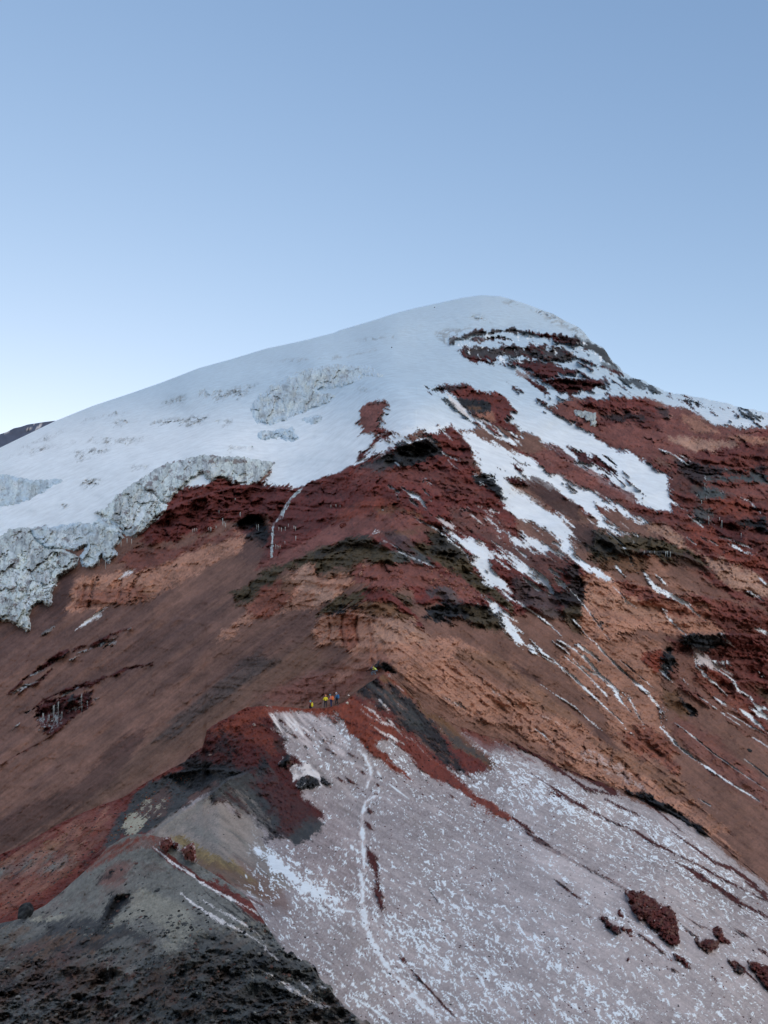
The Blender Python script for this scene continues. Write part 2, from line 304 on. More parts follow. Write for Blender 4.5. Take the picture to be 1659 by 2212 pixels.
# central tan rock with its towers
p('tan', 'D 667,1360 695,1330 720,1335 735,1320 760,1315 790,1328 840,1345 920,1370 1000,1385 1120,1450 1250,1560 1350,1640 1480,1740 1600,1850 1506,1786 1339,1700 1206,1650 1106,1598 1000,1560 900,1490 845,1430 820,1400 760,1412 735,1395 690,1392', 5, 5, 'r')
p('ltan', 'Q 800,1090 1000,1110 1100,1180 1100,1244 800,1244 760,1180', 5, 6, 'h', .6)
p('bred', 'H 40,90 300,60 560,-40 620,90 520,60', 5, 5, 'r', 0)
p('bred', 'D 740,1330 760,1318 775,1330 772,1395 750,1405 738,1380', 4, 2, 'd', .6)
p('obrown', 'D 960,1400 1050,1410 1150,1470 1250,1560 1180,1540 1080,1470', 9, 5, 'r', .6)
p('pbrown', 'D 990,1410 1060,1440 1160,1500 1060,1480 1000,1440', 8, 5, 'r', .5)
p('brown', 'D 900,1480 1000,1540 1120,1580 1250,1640 1350,1690 1250,1650 1100,1610 1000,1570 930,1530 880,1480', 6, 4, 'r', .7)
p('black', 'H 740,190 790,130 850,150 900,205 830,190 790,170', 3, 2)
# big tan buttress, lower right
p('tan', 'E 440,840 560,800 720,860 860,880 1000,930 1200,950 1400,980 1659,1040 1659,1244 1060,1244 950,1180 800,1180 640,1244 480,1244 440,1100', 5, 5, 'h')
p('red', 'E 640,850 760,860 900,900 1000,950 1250,970 1150,1010 900,1000 700,930', 6, 7, 'h', .8)
p('bred', 'E 700,900 900,1000 1200,1010 1500,1060 1659,1090 1659,1150 1300,1110 1000,1080', 6, 7, 'h', .55)
p('ltan', 'E 480,900 600,930 760,1010 950,1060 1100,1100 950,1150 700,1060 500,1000', 6, 7, 'h', .45)
p('tan', 'I 380,0 950,0 960,220 970,330 960,480 1000,620 1060,720 1060,860 1200,1040 1300,1150 1400,1244 1300,1244 1100,1040 900,1000 700,900 560,760 480,640 640,640 560,440 420,300 260,150', 5, 5, 'r', .7)
p('bred', 'I 830,90 960,60 955,210 900,190 840,130', 3, 2)
p('bred', 'I 700,600 880,560 1010,640 1060,720 1050,860 900,760 780,700', 7, 6, 'h', .6)
p('ochre', 'I 480,640 700,700 900,800 1060,880 1190,1030 1000,980 800,850 600,740', 8, 7, 'r', .45)
p('red', 'I 1000,0 1659,0 1659,700 1500,600 1300,450 1100,330 1000,220 1040,120', 10, 8, 'r', .8)
p('brown', 'I 1000,30 1160,90 1300,260 1450,400 1659,600 1659,720 1400,520 1180,340 1040,240', 10, 6, 'r', .8)
p('bred', 'I 1180,180 1300,160 1420,350 1659,560 1659,640 1480,500 1300,350 1180,260', 8, 6, 'r', .6)
p('rpink', 'I 1060,480 1200,560 1400,700 1659,950 1659,1100 1400,960 1180,760 1040,600', 10, 7, 'r', .6)
p('brown', 'I 1080,700 1300,880 1659,1120 1659,1244 1500,1244 1300,1060 1100,860', 10, 7, 'r', .7)
p('black', 'I 990,60 1030,40 1050,110 1040,170 1000,210 965,190 960,130', 3, 2)
p('ochre', 'I 975,330 1050,330 1100,400 1190,480 1100,490 1000,420', 5, 4, 'r'); p('black', 'I 1060,360 1100,390 1195,485 1150,490 1100,430', 3, 3, 'r')
p('black', 'E 1060,1210 1150,1190 1300,1200 1440,1190 1659,1210 1659,1290 1440,1270 1300,1280 1190,1320 1100,1290', 3, 4, 'h')
p('olive', 'I 1540,280 1659,270 1659,400 1560,360', 8, 5, 'i', .7)
p('black', 'I 740,960 900,1010 1000,1060 1080,1130 1200,1200 1300,1290 1200,1270 1060,1190 940,1090 830,1030', 3, 4, 'r')
# rust and slate beds, upper right
p('rpink', 'C 390,905 750,905 900,915 1000,950 1200,1020 1300,1080 1659,1120 1659,1300 560,1300 430,1110 330,1060 240,990', 5, 5, 'h')
p('red', 'D 1340,968 1430,1000 1659,930 1900,960 1900,1500 1659,1500 1540,1350 1500,1250 1400,1140 1300,1120 1200,1100 1100,1010 1200,1000', 6, 5, 'h', .85)
p('dred', 'C 540,1060 900,960 1000,1060 900,1110 700,1060 560,1110', 5, 6, 'h', .7)
p('red', 'C 400,905 750,905 900,930 950,1000 800,990 600,1000 400,950', 4, 5, 'h', .9)
p('tan', 'C 1090,1020 1220,1040 1330,1130 1500,1160 1659,1180 1659,1240 1400,1160 1200,1150 1100,1080', 6, 5, 'h', .8)
p('ltan', 'C 1000,1170 1240,1180 1400,1200 1500,1244 1100,1244 1010,1210', 3, 3, 'h', .8); p('ltan', 'C 1000,1030 1050,1030 1040,1050 1010,1045', 2, 1)
p('black', 'C 920,950 1000,960 1060,1010 1000,1060 940,1020', 4, 5, 'h', .8)
p('black', 'C 550,1010 700,1010 870,1030 880,1060 700,1050 560,1050', 3, 4, 'h', .8)
p('black', 'E 1060,60 1200,80 1300,130 1659,120 1659,150 1400,170 1300,190 1240,240 1120,200 1050,130', 3, 5, 'h', .85)
p('bgrey', 'E 1250,190 1400,180 1659,170 1659,235 1500,230 1360,210 1260,230', 3, 4, 'h'); p('bgrey', 'E 1170,260 1300,240 1430,300 1300,320 1240,350 1180,330', 4, 4, 'h')
p('bgrey', 'E 1200,390 1270,380 1330,430 1260,460 1210,500 1180,470', 3, 4, 'i', .9)
p('rpink', 'E 1300,250 1659,240 1659,380 1500,330 1400,300', 5, 4, 'h', .8)
p('bred', 'E 1230,350 1400,310 1480,330 1600,420 1500,430 1340,430 1250,390', 4, 5, 'h', .8)
p('black', 'E 1440,450 1600,450 1659,470 1659,530 1560,505 1460,480', 3, 4, 'h')
p('dred', 'E 1240,470 1340,450 1430,470 1500,530 1500,600 1440,600 1340,570 1260,520', 4, 3, 'i', .9)
p('bred', 'E 1130,520 1260,500 1300,560 1380,600 1659,740 1659,820 1400,720 1230,640 1120,560', 6, 6, 'r', .8)
p('dbrown', 'E 1000,120 1160,180 1240,240 1180,300 1050,260 1000,200', 4, 5, 'h', .6)
# pale gully of sand running down right
p('ltan', 'E 880,460 1000,500 1080,560 1140,640 1260,700 1400,760 1560,800 1659,900 1659,980 1450,900 1300,820 1240,720 1180,680 1060,630 960,580 880,520', 6, 4, 'r', .85)
p('brown', 'E 820,690 960,680 1150,720 1240,830 1300,870 1440,960 1659,1010 1659,1050 1400,990 1150,930 960,880 860,780', 8, 6, 'r', .8)
p('tan', 'E 860,700 920,690 1020,820 1140,920 1000,900 880,800', 8, 4, 'r', .5)
p('pbrown', 'E 440,240 620,300 760,390 880,450 1060,500 1100,540 900,470 760,430 560,330', 6, 5, 'r', .6)
p('dbrown', 'E 150,180 270,240 330,310 400,360 440,450 440,480 330,420 180,330 150,270', 4, 3, 'r', .8)
p('obrown', 'E 230,340 430,380 520,460 440,470 300,410', 5, 3, 'r', .7)
p('brown', 'E 530,380 660,400 760,430 860,460 880,500 820,520 960,580 760,540 620,450', 5, 3, 'r', .9)
# olive shelf with rust below
p('olive', 'E 500,510 600,530 760,570 900,590 1010,620 1120,650 1200,700 1290,790 1310,830 1220,780 1100,760 960,700 860,690 700,700 560,760 500,750 500,640 420,610', 3, 5, 'h')
p('black', 'E 420,610 510,510 600,540 700,620 700,700 560,700 440,650', 4, 5, 'h', .6)
p('black', 'E 690,690 860,665 1000,665 1110,690 1000,690 850,690', 2, 2, 'h', .9)
p('ochre', 'E 510,720 700,700 860,700 860,780 760,790 720,830 640,780 560,780', 4, 5, 'h', .8)
p('dbrown', 'E 1010,700 1110,680 1220,740 1300,820 1200,800 1080,770', 5, 4, 'r', .8)
M.step(pts('E 500,520 700,640 860,670 1000,665 1110,690 1230,740 1310,820'), .03, 14)
p('black', 'E 290,960 360,900 350,800 350,740 420,740 440,840 470,920 460,1000 450,1100 340,1090 320,1010', 4, 5, 'd', .9)
p('olive', 'E 330,1040 450,1000 440,1120 480,1200 380,1190', 4, 5, 'r', .7)
p('dbrown', 'E 410,480 530,480 520,620 430,620 330,580 300,540', 4, 4, 'i', .8)
p('dgrey', 'E 0,820 160,900 290,970 300,1100 200,1080 0,980', 8, 7, 'r', .7)
p('pbrown', 'E 0,560 200,620 400,720 340,760 300,900 160,840 0,760', 8, 7, 'r', .6)
p('dbrown', 'I 0,140 160,240 330,400 560,560 700,690 850,770 700,710 560,620 420,460 200,300 0,180', 4, 3, 'r', .75)
# tan cliff and gullies beneath the ice, left
p('tan', 'W 700,800 900,740 1060,700 1180,750 1340,690 1500,620 1700,560 1900,470 2250,370 2290,400 2260,520 2100,600 1900,700 1600,860 1400,960 1250,980 1060,1020 900,1080 700,1110 620,1080 640,980', 5, 5)
p('ochre', 'W 1280,820 1460,840 1400,960 1260,960', 8, 5, 'i', .5); p('bred', 'W 720,900 1300,840 1380,960 1060,1010 720,1060', 8, 6, 'h', .45)
p('red', 'W 1700,470 2100,330 2400,260 2300,360 2000,430 1700,560 1340,690 1240,720 1100,600 1300,470 1500,480', 6, 4, 'l', .6)
p('dbrown', 'W 560,700 760,740 700,820 640,980 600,1120 520,1180 400,1150 480,1000 540,850', 7, 5)
p('pbrown', 'W -400,1300 0,1244 200,1150 400,1060 560,1120 520,1244 100,1500 -400,1600', 10, 8, 'l', .7)
ln('dbrown', """W 800,820 790,900 770,1000 @1.5
W 880,760 860,900 840,1000 820,1080 @2.5
W 920,740 915,830 @2
W 1130,760 1130,900 1110,980 @1.5
W 1330,700 1260,820 1210,900 1205,975 @2.5
W 1290,740 1230,840 @1.5
W 1659,780 1500,900 1420,1000 @1.8
W 1640,640 1659,660""")
for g in ('W 880,760 860,900 840,1000 820,1080', 'W 1330,700 1260,820 1210,900 1205,975', 'W 800,820 770,1000', 'W 1130,760 1110,980'): M.crease(g, .012, 4)
p('dsnow', 'G 720,195 690,225 620,280 540,330 560,300 640,240', 2, 3, 'l', .8); p('gice', 'G 370,320 330,360 270,378 310,345', 2, 2, 'l', .6)
p('dsnow', 'W 1145,760 1180,715 1270,690 1220,740 1150,775', 1.5, 2, 'l', .7)
# dirty ice ledges in the scree
ln('dred', """G 60,760 180,650 330,560 350,530 480,470 640,430 740,370 860,330 @5
G 100,745 250,690 340,600 @4
G 230,850 300,790 430,740 600,690 800,610 1000,560 @4
G 0,1225 200,1110 340,1030 @1.2""", nz='l')
p('dred', 'G 235,850 340,800 460,780 600,745 605,820 560,870 450,940 340,1030 285,1000 260,900', 2, 2); M.push('G 250,880 460,840 600,790 590,840 450,930 340,1010', .012, 5)
ln('black', """G 340,540 400,530 470,470 560,460 680,430 760,400 @2.5
G 600,470 700,430 740,450 @2.5
G 270,880 460,800 590,770 @1.6
G 430,860 470,780 450,940 @4
G 560,860 590,750 @4
G 110,740 180,700 300,650 @1.5""")
ln('gice', """G 195,640 250,615 305,590 @2
G 105,745 170,710 240,685 @3
G 500,500 560,480 610,460 @2
G 640,455 680,435 @3
G 715,440 735,420 750,440 @3
G 450,545 530,510 @2
G 400,780 450,750 520,715 @2
G 265,890 280,930 290,995 @2.5
G 310,890 320,980 @1.5
G 350,830 345,1000 @2
G 378,815 370,980 @2
G 400,870 395,960 @2
G 470,860 510,835 @2.5
G 530,760 525,890 @1.5
G 565,810 568,860 @1
G 600,805 640,790 @1.5
G 130,950 105,980 @1.2
G 160,890 200,870 @1
G 840,350 850,335 @1.5""", nz='f')
# ---- snow cover of the summit dome and glacier
p('dim_snow', 'D -300,500 1960,500 1960,950 1659,923 1539,913 1506,893 1439,870 1406,858 1356,855 1273,858 1236,856 1200,870 1186,883 1249,923 1300,955 1319,968 1339,968 1389,994 1439,1024 1443,1044 1446,1071 1449,1101 1413,1096 1356,1081 1339,1064 1293,1041 1253,1014 1233,998 1206,981 1183,968 1160,950 1140,930 1120,925 1100,908 1060,912 1000,930 960,935 900,925 860,950 800,985 760,1005 700,1030 645,1053 610,1050 570,1040 590,1003 560,1010 430,1050 380,1045 330,1100 240,1150 60,1160 -300,1290', 2.5, 3)
p('snow', 'E -660,-60 -300,-100 0,20 120,60 250,130 400,240 550,310 700,390 860,460 760,445 660,400 530,375 600,470 700,535 820,570 700,545 620,510 530,460 470,400 420,370 330,300 200,240 100,190 0,180 -180,120 -240,40 -320,-40', 2, 3, 'r')
p('snow', 'E -230,40 -60,120 30,190 -40,260 120,340 270,410 400,510 410,600 300,590 180,520 60,450 -60,380 -100,280 -190,160', 3, 6, 'r', .85)
p('dsnow', 'E 0,230 160,340 400,510 410,600 300,520 150,420 0,300', 4, 5, 'r', .5)
p('dbrown', 'E 0,190 150,190 260,240 330,310 420,370 440,470 330,420 180,330 130,270 40,240', 3, 3, 'r', .85)
p('dsnow', 'S 0,640 200,680 420,930 640,1040 700,1244 420,1000', 9, 5, 'r', 0)
p('snow', 'D 760,1010 640,1060 560,1045 640,900 780,830 900,860 1000,880 1100,830 1300,830 1500,860 1460,1110 1300,1040 1100,910 1000,925 900,940 800,990', 60, 20, 'i', 1) if 0 else M.put(np.arange(len(M.U)), sstep(.5, 1, M.snow)*sstep(820, 960, M.V)*.9, 'snow')  # lower snow painted brighter than the dome, a light difference in colour
# rock bands right of the summit
p('dred', 'S 312,85 314,45 400,40 450,20 500,5 560,-5 640,0 760,-20 870,0 860,30 700,12 620,20 560,30 520,40 450,45 400,50 330,85', 1.5, 3, 'd')
p('dgrey', 'S 312,60 450,20 640,-5 780,-20 870,5 1060,30 1250,60 1300,130 1180,90 960,40 800,28 640,15 500,50 330,85', 1.5, 3, 'd', .8)
p('dred', 'S 445,75 560,45 700,40 740,70 700,70 620,65 500,90', 1.5, 3, 'd', .9)
p('dred', 'S 870,0 960,5 1060,40 1180,30 1250,60 1300,90 1300,140 1200,100 1100,80 960,40', 1.5, 4, 'd')
p('black', 'S 1080,40 1200,30 1300,60 1440,150 1400,180 1300,140 1200,100', 2, 4, 'd', .6)
p('dred', 'S 365,140 440,115 520,120 640,140 760,110 880,130 980,120 1100,115 1220,170 1330,230 1430,260 1500,290 1600,330 1480,290 1300,230 1180,200 1060,215 900,190 800,200 700,190 620,240 480,225 400,180', 1.5, 4, 'd')
p('dgrey', 'S 400,130 520,125 640,140 760,115 880,140 980,130 1100,120 1250,190 1100,210 960,190 800,195 620,215 440,180', 2, 4, 'd', .85)
p('dred', 'S 450,195 560,225 700,235 800,220 960,215 1060,250 1200,290 1220,300 1100,300 1060,330 960,345 900,300 800,260 700,260 600,245', 1.5, 3)
p('black', 'S 700,222 860,214 1000,222 1080,245 960,240 800,238', 1.5, 3, 'd', .6)
p('brown', 'S 765,285 840,290 930,320 980,350 880,345 790,320', 2, 3, 'r', .8)
p('dgrey', 'S 1300,90 1380,110 1450,150 1500,210 1540,270 1480,250 1400,190 1310,140', 2, 2, 'd'); p('dgrey', 'S 1400,130 1450,150 1550,270 1560,300 1480,290 1380,220 1480,240', 2, 3, 'd', .8)
p('dred', 'S 1420,250 1560,300 1610,335 1500,300', 1.5, 3)
p('dred', 'S 985,350 1200,340 1360,345 1440,380 1370,400 1330,430 1240,445 1100,440 1040,400', 1.5, 3); p('dred', 'S 1060,390 1200,370 1400,375 1330,425 1150,435', 2, 3, 'i', .7)
p('black', 'S 1080,350 1250,342 1360,350 1250,355', 1.5, 2, 'h', .8); p('dred', 'S 1395,430 1420,410 1475,425', 1.5, 2)
p('dred', 'S 725,385 800,390 850,440 780,420', 1.5, 3, 'r'); p('dred', 'S 850,355 960,370 1050,430 1050,445 900,400', 1.5, 6, 'r')
p('black', 'C 700,790 800,790 900,830 990,880 900,870 800,830 720,810', 1.5, 3, 'h', .9); p('dred', 'C 590,800 700,820 740,840 620,820', 1, 3, 'h', .8)
# bare islands on the snow
p('red', 'S 135,415 240,410 340,405 410,392 470,405 500,435 560,445 660,465 720,490 760,560 740,610 730,650 790,720 860,770 780,760 640,690 560,640 480,620 420,560 340,470 260,450', 2, 3, 'r')
p('black', 'S 140,415 240,408 410,395 470,405 400,420 340,450 300,450', 1.5, 2, 'd', .8); p('black', 'S 350,480 460,500 560,520 610,545 608,595 520,610 440,590 380,540', 2, 2, 'h')
p('ochre', 'S 440,550 540,560 550,580 450,580', 2, 1, 'h', .7); p('tan', 'S 470,615 560,600 620,600 640,650 560,670', 3, 2, 'i', .6)
p('black', 'S 232,498 300,492 330,520 400,590 470,650 380,600 280,530', 1, 2, 'r', .9); p('dsnow', 'S 290,450 420,570 470,640 380,590 300,500', 2, 1, 'r', .8)
p('red', 'S 470,650 560,680 760,790 820,850 1000,960 1140,1030 1000,1000 860,900 720,790 600,740', 2, 3, 'r'); vl('snow', 'S 500,640 860,760 900,880 720,820 560,740', .25, .15, 'r', 3)
p('brown', 'S 810,780 960,775 1010,830 1000,880 900,890 840,850', 2, 2, 'h'); p('rpink', 'S 900,900 1010,860 1160,900 1250,980 1659,1200 1659,1300 1250,1100 1000,1000', 4, 3, 'r', .9)
p('red', 'S 1010,820 1140,850 1230,930 1220,960 1060,880', 2, 4, 'r', .9); p('dred', 'S 1160,830 1330,890 1440,970 1500,1040 1300,960', 1.5, 5, 'r'); p('dred', 'S 755,965 830,990 840,1015 790,1000', 1.5, 3, 'r')
p('red', 'S 1390,1045 1450,1060 1470,1085 1420,1075', 1.5, 2, 'r'); p('dred', 'S 700,1060 790,1050 860,1100 780,1120', 2, 3)
p('rpink', 'B 665,1000 690,970 760,935 830,930 868,960 830,1000 800,1050 790,1110 850,1130 780,1160 700,1150 680,1090', 1.5, 2)
p('black', 'B 715,965 800,935 835,935 760,960', 1, 1, 'i', .9); p('red', 'B 780,1120 860,1130 800,1160', 1.5, 3)
p('red', 'T 370,150 460,110 560,80 570,110 480,150 380,200 240,330 205,355 200,300 240,280 340,220', 2, 4, 'l'); p('red', 'T 590,140 640,100 700,90 660,130 600,160', 1.5, 3)
p('red', 'T 860,45 990,35 1020,80 1060,120 1140,220 1150,300 1060,330 900,260 860,170 720,130 740,110 800,100 860,90', 2, 2); p('dred', 'T 1080,180 1140,220 1200,340 1150,370 1060,320', 3, 3, 'd', .7)
vl('snow', 'T 560,60 980,30 1010,90 900,110 700,200 560,200', .05, .12, fbma(*rot(M.U, M.V, -18, 40, 9), 71, 3, .6), 3)
vl('snow', 'T 200,330 380,200 520,80 700,60 560,180 420,280 230,370', .15, .12, fbma(*rot(M.U, M.V, -34, 50, 6), 72, 3, .6), 3)
ln('snow', """T 205,365 330,290 520,185 600,140 @1.6
T 370,312 440,268 @1.3
T 780,155 840,165 850,200 @1.2
T 920,100 950,130 970,155 @2.5
T 905,270 960,300 1060,335 @2.2
T 960,330 1000,380 1050,410 @.7
T 395,480 405,490 @1.5
T 470,530 490,560 @2
T 515,560 540,590 545,640 @3
T 590,560 640,600 700,640 760,680 775,740 @5
T 750,480 760,520 @2
T 755,560 785,605 @2.5
T 780,480 800,520 @3
T 820,480 830,500 @1.3
T 820,660 825,680 @1.5
T 650,660 700,690 @2.5
T 800,760 810,775 @1.5
T 665,790 740,830 870,900 @1.6
T 350,930 370,910 400,930 @2
T 415,980 520,1030 600,1090 700,1140 840,1200 @1.6
T 540,1060 580,1090 @3
T 530,350 570,390""", nz='f')
p('dsnow', 'T 860,800 900,790 980,860 1060,930 960,890', 2, 5, 'r', .7); p('dsnow', 'T 1060,740 1100,715 1130,740 1090,755', 2, 3, 'i', .7); p('dsnow', 'T 1290,710 1365,745 1310,755', 2, 2, 'i', .8)
p('bgrey', 'T 620,1100 700,1080 840,1200 740,1160', 3, 3, 'r', .7)
p('black', 'T 1160,440 1240,430 1330,460 1345,510 1400,600 1450,640 1380,620 1240,540 1180,520', 1.5, 3); vl('snow', 'T 1160,420 1330,420 1330,540 1200,540', .3, .1, 'd', 2, .8)
p('snow', 'E -220,430 -240,400 0,560 60,550 200,620 270,650 260,675 130,660 20,600', 3, 5, 'r', .9)
p('snow', 'T 900,905 960,915 1040,940 1130,980 1210,1050 1270,1110 1350,1244 1240,1200 1140,1110 1030,1000 950,950', 3, 4, 'r'); p('snow', 'Q 1380,700 1540,780 1659,930 1659,1000 1560,930 1450,830', 3, 6, 'r', .95)
vl('snow', 'E -220,560 -60,600 100,680 150,800 220,900 160,940 60,840 -100,740', .15, .15, 'r', 5, .9)
p('snow', 'Q 1420,640 1460,590 1520,650 1600,690 1620,720 1500,700', 2, 6, 'r', .85); p('snow', 'Q 1600,510 1659,520 1659,580 1620,550', 2, 5, 'i', .9)
vl('snow', 'E 0,700 120,760 200,800 270,930 230,950 120,850 0,790', -.1, .15, 'r', 4, .9); vl('snow', 'E 220,770 320,770 360,900 300,890', -.1, .15, 'r', 4)
p('snow', 'E 260,600 340,610 420,690 520,780 620,860 560,850 470,770 360,700 290,650', 2, 3, 'r'); p('snow', 'Q 1480,980 1540,1010 1620,1090 1659,1150 1740,1200 1760,1260 1700,1244 1620,1170', 2, 4, 'r')
ln('snow', """E 610,540 700,610 760,700 790,790 @1.5
E 660,745 690,790 720,830 @2
E 750,585 800,615 @1
E 560,500 640,520 720,560 @1
E 850,800 900,880 960,930 1050,970 1150,1010 @6
E 930,820 970,860 1000,890 @1.5
E 1050,955 1120,1000 1180,1060 1280,1140 @2.5
E 965,1025 1000,1090 1060,1150 1120,1200 1135,1244 @2.2
E 645,890 710,950 740,990 795,1025 @1.4
E 720,970 740,1000 @3
E 560,1130 590,1135 @3
E 0,970 60,1010 160,1080 250,1150 330,1230 @2
E 380,920 450,1000 520,1090 560,1150 630,1244 @1.4
E 385,1100 430,1150 490,1230 @2
E 1120,565 1180,620 @1.2
E 1220,575 1290,600 1340,635 @1.5
E 1340,570 1440,600 1560,655 @1.5
E 1395,615 1470,655 1545,680 @3
E 1475,315 1540,345 1585,400 @1.2
E 1250,180 1255,210 @1
E 1250,235 1255,270 @2.5
E 1345,265 1345,285 @1
E 1385,120 1388,150 @.7
E 1130,395 1150,440 1220,500 @1.2
E 1170,420 1200,460 @1.5
E 1270,440 1275,500 @1
E 1020,330 1090,380 @1
E 940,0 1060,50 1125,100 @1.7
E 1060,30 1140,75 @.8
E 1600,840 1659,900 @2
E 1520,930 1600,965
E 1570,1170 1659,1195 @4
E 1340,1180 1390,1240 @1
I 120,0 180,70 270,130 330,190 420,260 540,380 640,470 @3
I 100,30 150,80 @6
I 200,110 300,160 400,250 480,330 560,390 @1.4
I 300,0 400,60 480,120 560,220 640,290 690,380 770,470 @4.5
I 330,100 430,170 520,260 620,370 @2
I 400,20 520,90 550,120 @4
I 250,0 340,60 420,150 560,230 630,300 700,330 @2
I 740,350 780,420 820,500 855,580 @2
I 610,440 700,520 740,580 @1.5
I 520,0 650,140 760,240 860,330 940,420 970,480 @3
I 700,130 800,210 900,300 @1
I 960,450 965,570 1000,600 1060,680 1200,780 1400,920 1600,1040 @3
I 980,430 985,490 @1
I 1060,540 1180,630 1300,730 1400,800 1500,870 1659,980 @1.4
I 1490,760 1600,840 1659,890 @1.6
I 960,140 965,200 1010,245 @2
I 965,200 990,230 1012,247 @3
I 1140,0 1180,60 1195,170 1290,260 1400,365 @1.8
I 1220,370 1300,430 1400,500 1490,560 @1.2
I 1300,365 1400,430 1450,450 @2
I 1480,450 1540,500 1659,600 @4
I 1400,475 1480,520 1659,620 @1
I 1540,620 1659,690 @1
I 1540,440 1600,480 1659,510 @4
I 1570,420 1659,450 @3
I 175,280 260,340 400,430 500,520 560,570 @1.2
I 770,600 785,620
I 140,570 200,610 250,665 @1
I 1210,1030 1280,1070 1320,1110 @1.2
I 1090,240 1130,280 @1.5
I 1600,200 1615,240 @1
I 1380,0 1420,20""", nz='f')
p('lpink', 'I 1165,50 1240,90 1310,150 1420,230 1350,200 1260,160 1200,150', 2, 3, 'r'); ln('snow', 'I 1320,180 1430,260 1460,320 1540,370 1600,450 1659,500 @3\nI 1190,160 1250,230 1320,290 @3', nz='f')
vl('snow', 'I 1270,120 1400,130 1420,160 1340,170', 0, .2, 'f', 3); vl('lpink', 'I 360,720 520,700 640,760 740,820 860,960 800,950 640,880 500,800', -.1, .5, 'f', 8, .55)
vl('dsnow', 'I 20,380 110,430 250,500 450,590 380,580 180,500', .1, .3, 'f', 8, .5); vl('dsnow', 'H 1180,330 1300,390 1450,470 1400,480 1240,400', 0, .3, 'f', 8, .7); vl('dsnow', 'H 1490,300 1600,350 1659,420 1560,350', 0, .3, 'f', 6, .6)
p('tan', 'I 150,460 230,470 280,530 200,510', 4, 3, 'r', .5)
vl('dsnow', 'D 620,1290 660,1280 640,1310', 0, .3, 'i', 6, 0)
# scattered bare flecks on the right-hand snow, and crevasse traces on the glacier
fl = fbma(*rot(M.U, M.V, 30, 22, 5), 91, 3, .6)
vl('dred', 'C 150,880 1000,870 1659,1010 1659,1110 1300,1080 900,915 400,905 700,980 430,1110 150,1000', .62, .06, fl, 4); vl('dred', 'D 1060,720 1270,750 1350,830 1250,850 1100,800', .55, .08, fl, 6, .9)
vl('black', 'C 1420,960 1659,1010 1659,1070 1500,1050', .1, .1, fl, 4, .9); vl('black', 'C 1040,900 1300,960 1300,1010 1100,940', .4, .08, fl, 4, .9); vl('dred', 'E 380,0 700,60 900,340 700,300 500,180', .62, .06, fbma(*rot(M.U, M.V, 40, 26, 5), 93, 3, .6), 4)
vl('dred', 'E 0,40 500,300 420,330 100,190 0,120', .72, .06, fbma(*rot(M.U, M.V, 35, 26, 5), 95, 3, .6), 4, .7); vl('snow', 'S 300,40 900,0 1300,80 1500,250 1330,250 1000,260 600,240 340,130', .68, .12, .75*fbma(*rot(M.U, M.V, 68, 15, 3.4), 97, 3, .6)+.55*fbm(M.U/11, M.V/7, 98, 3), 3)
gl = ridg(*rot(M.U+3*M.nz['i'], M.V+3*M.nz['i'], -10, 15, 5), 61, 4)
def crev(ps, a=1., thr=.12):
    P = pts(ps); k = M.sel(P, 12); d = sdf(M.U[k], M.V[k], P); m = sstep(-5, 9, d+M.nz['i'][k]*5)*sstep(thr, thr+.35, gl[k]+M.nz['f'][k]*.25)
    M.put(k, m*a*.8, 'gice'); M.ld[k] += m*.011*a
for c_ in ('A 1050,110 1090,85 1200,80 1190,115 1060,135', 'A 1280,50 1400,30 1560,20 1659,10 1600,60 1430,100 1300,70', 'A 700,245 800,230 890,240 820,265 710,260', 'A 930,235 1160,215 1350,190 1350,240 1250,270 1100,260', 'A 1390,230 1530,230 1500,270 1400,250',
           'A 600,350 700,345 940,335 970,350 840,385 600,375', 'A 470,440 560,415 710,425 690,450 560,460 590,480 510,495', 'A 0,490 120,440 280,400 520,370 300,420 120,470', 'A 100,430 260,350 420,300 330,350 180,400', 'A 510,660 560,620 680,620 640,650',
           'A 560,230 700,190 830,170 700,210', 'B 410,665 560,650 770,610 620,650', 'B 660,860 780,860 760,875 680,870', 'B 640,550 760,530 900,520 760,540', 'B 80,690 240,660 340,670 240,690', 'A 1420,420 1540,400 1659,400 1659,415 1480,425', 'A 850,530 980,530 960,540', 'A 400,780 440,785 420,792'):
    crev(c_)
crev('B 1150,490 1250,470 1390,450 1400,480 1280,510 1250,590 1190,540', .8, .0); crev('B 1380,390 1480,380 1510,430 1460,450', .7, .2); crev('C 0,300 100,330 270,375 450,470 510,550 330,470 240,420 100,350', .9, .0)
crev('B 1550,280 1659,290 1659,340 1600,310', .8, .2)
p('pbrown', 'B 1340,818 1348,824 1335,822', 1, 1)
M.leak(np.where(M.U < 820, -36, 38), 16*np.clip(np.where(M.U < 820, fbma(*rot(M.U, M.V, -36, 30, 2.6), 241, 4, .7), fbma(*rot(M.U, M.V, 38, 26, 2.6), 243, 4, .7)), 0, 1.2)*sstep(720, 860, M.V))
M.leak(np.where(M.U < 820, -36, 38), 5*np.clip(fbm(M.U/3, M.V/3, 245, 3, .8), -.5, 1)*sstep(700, 800, M.V))
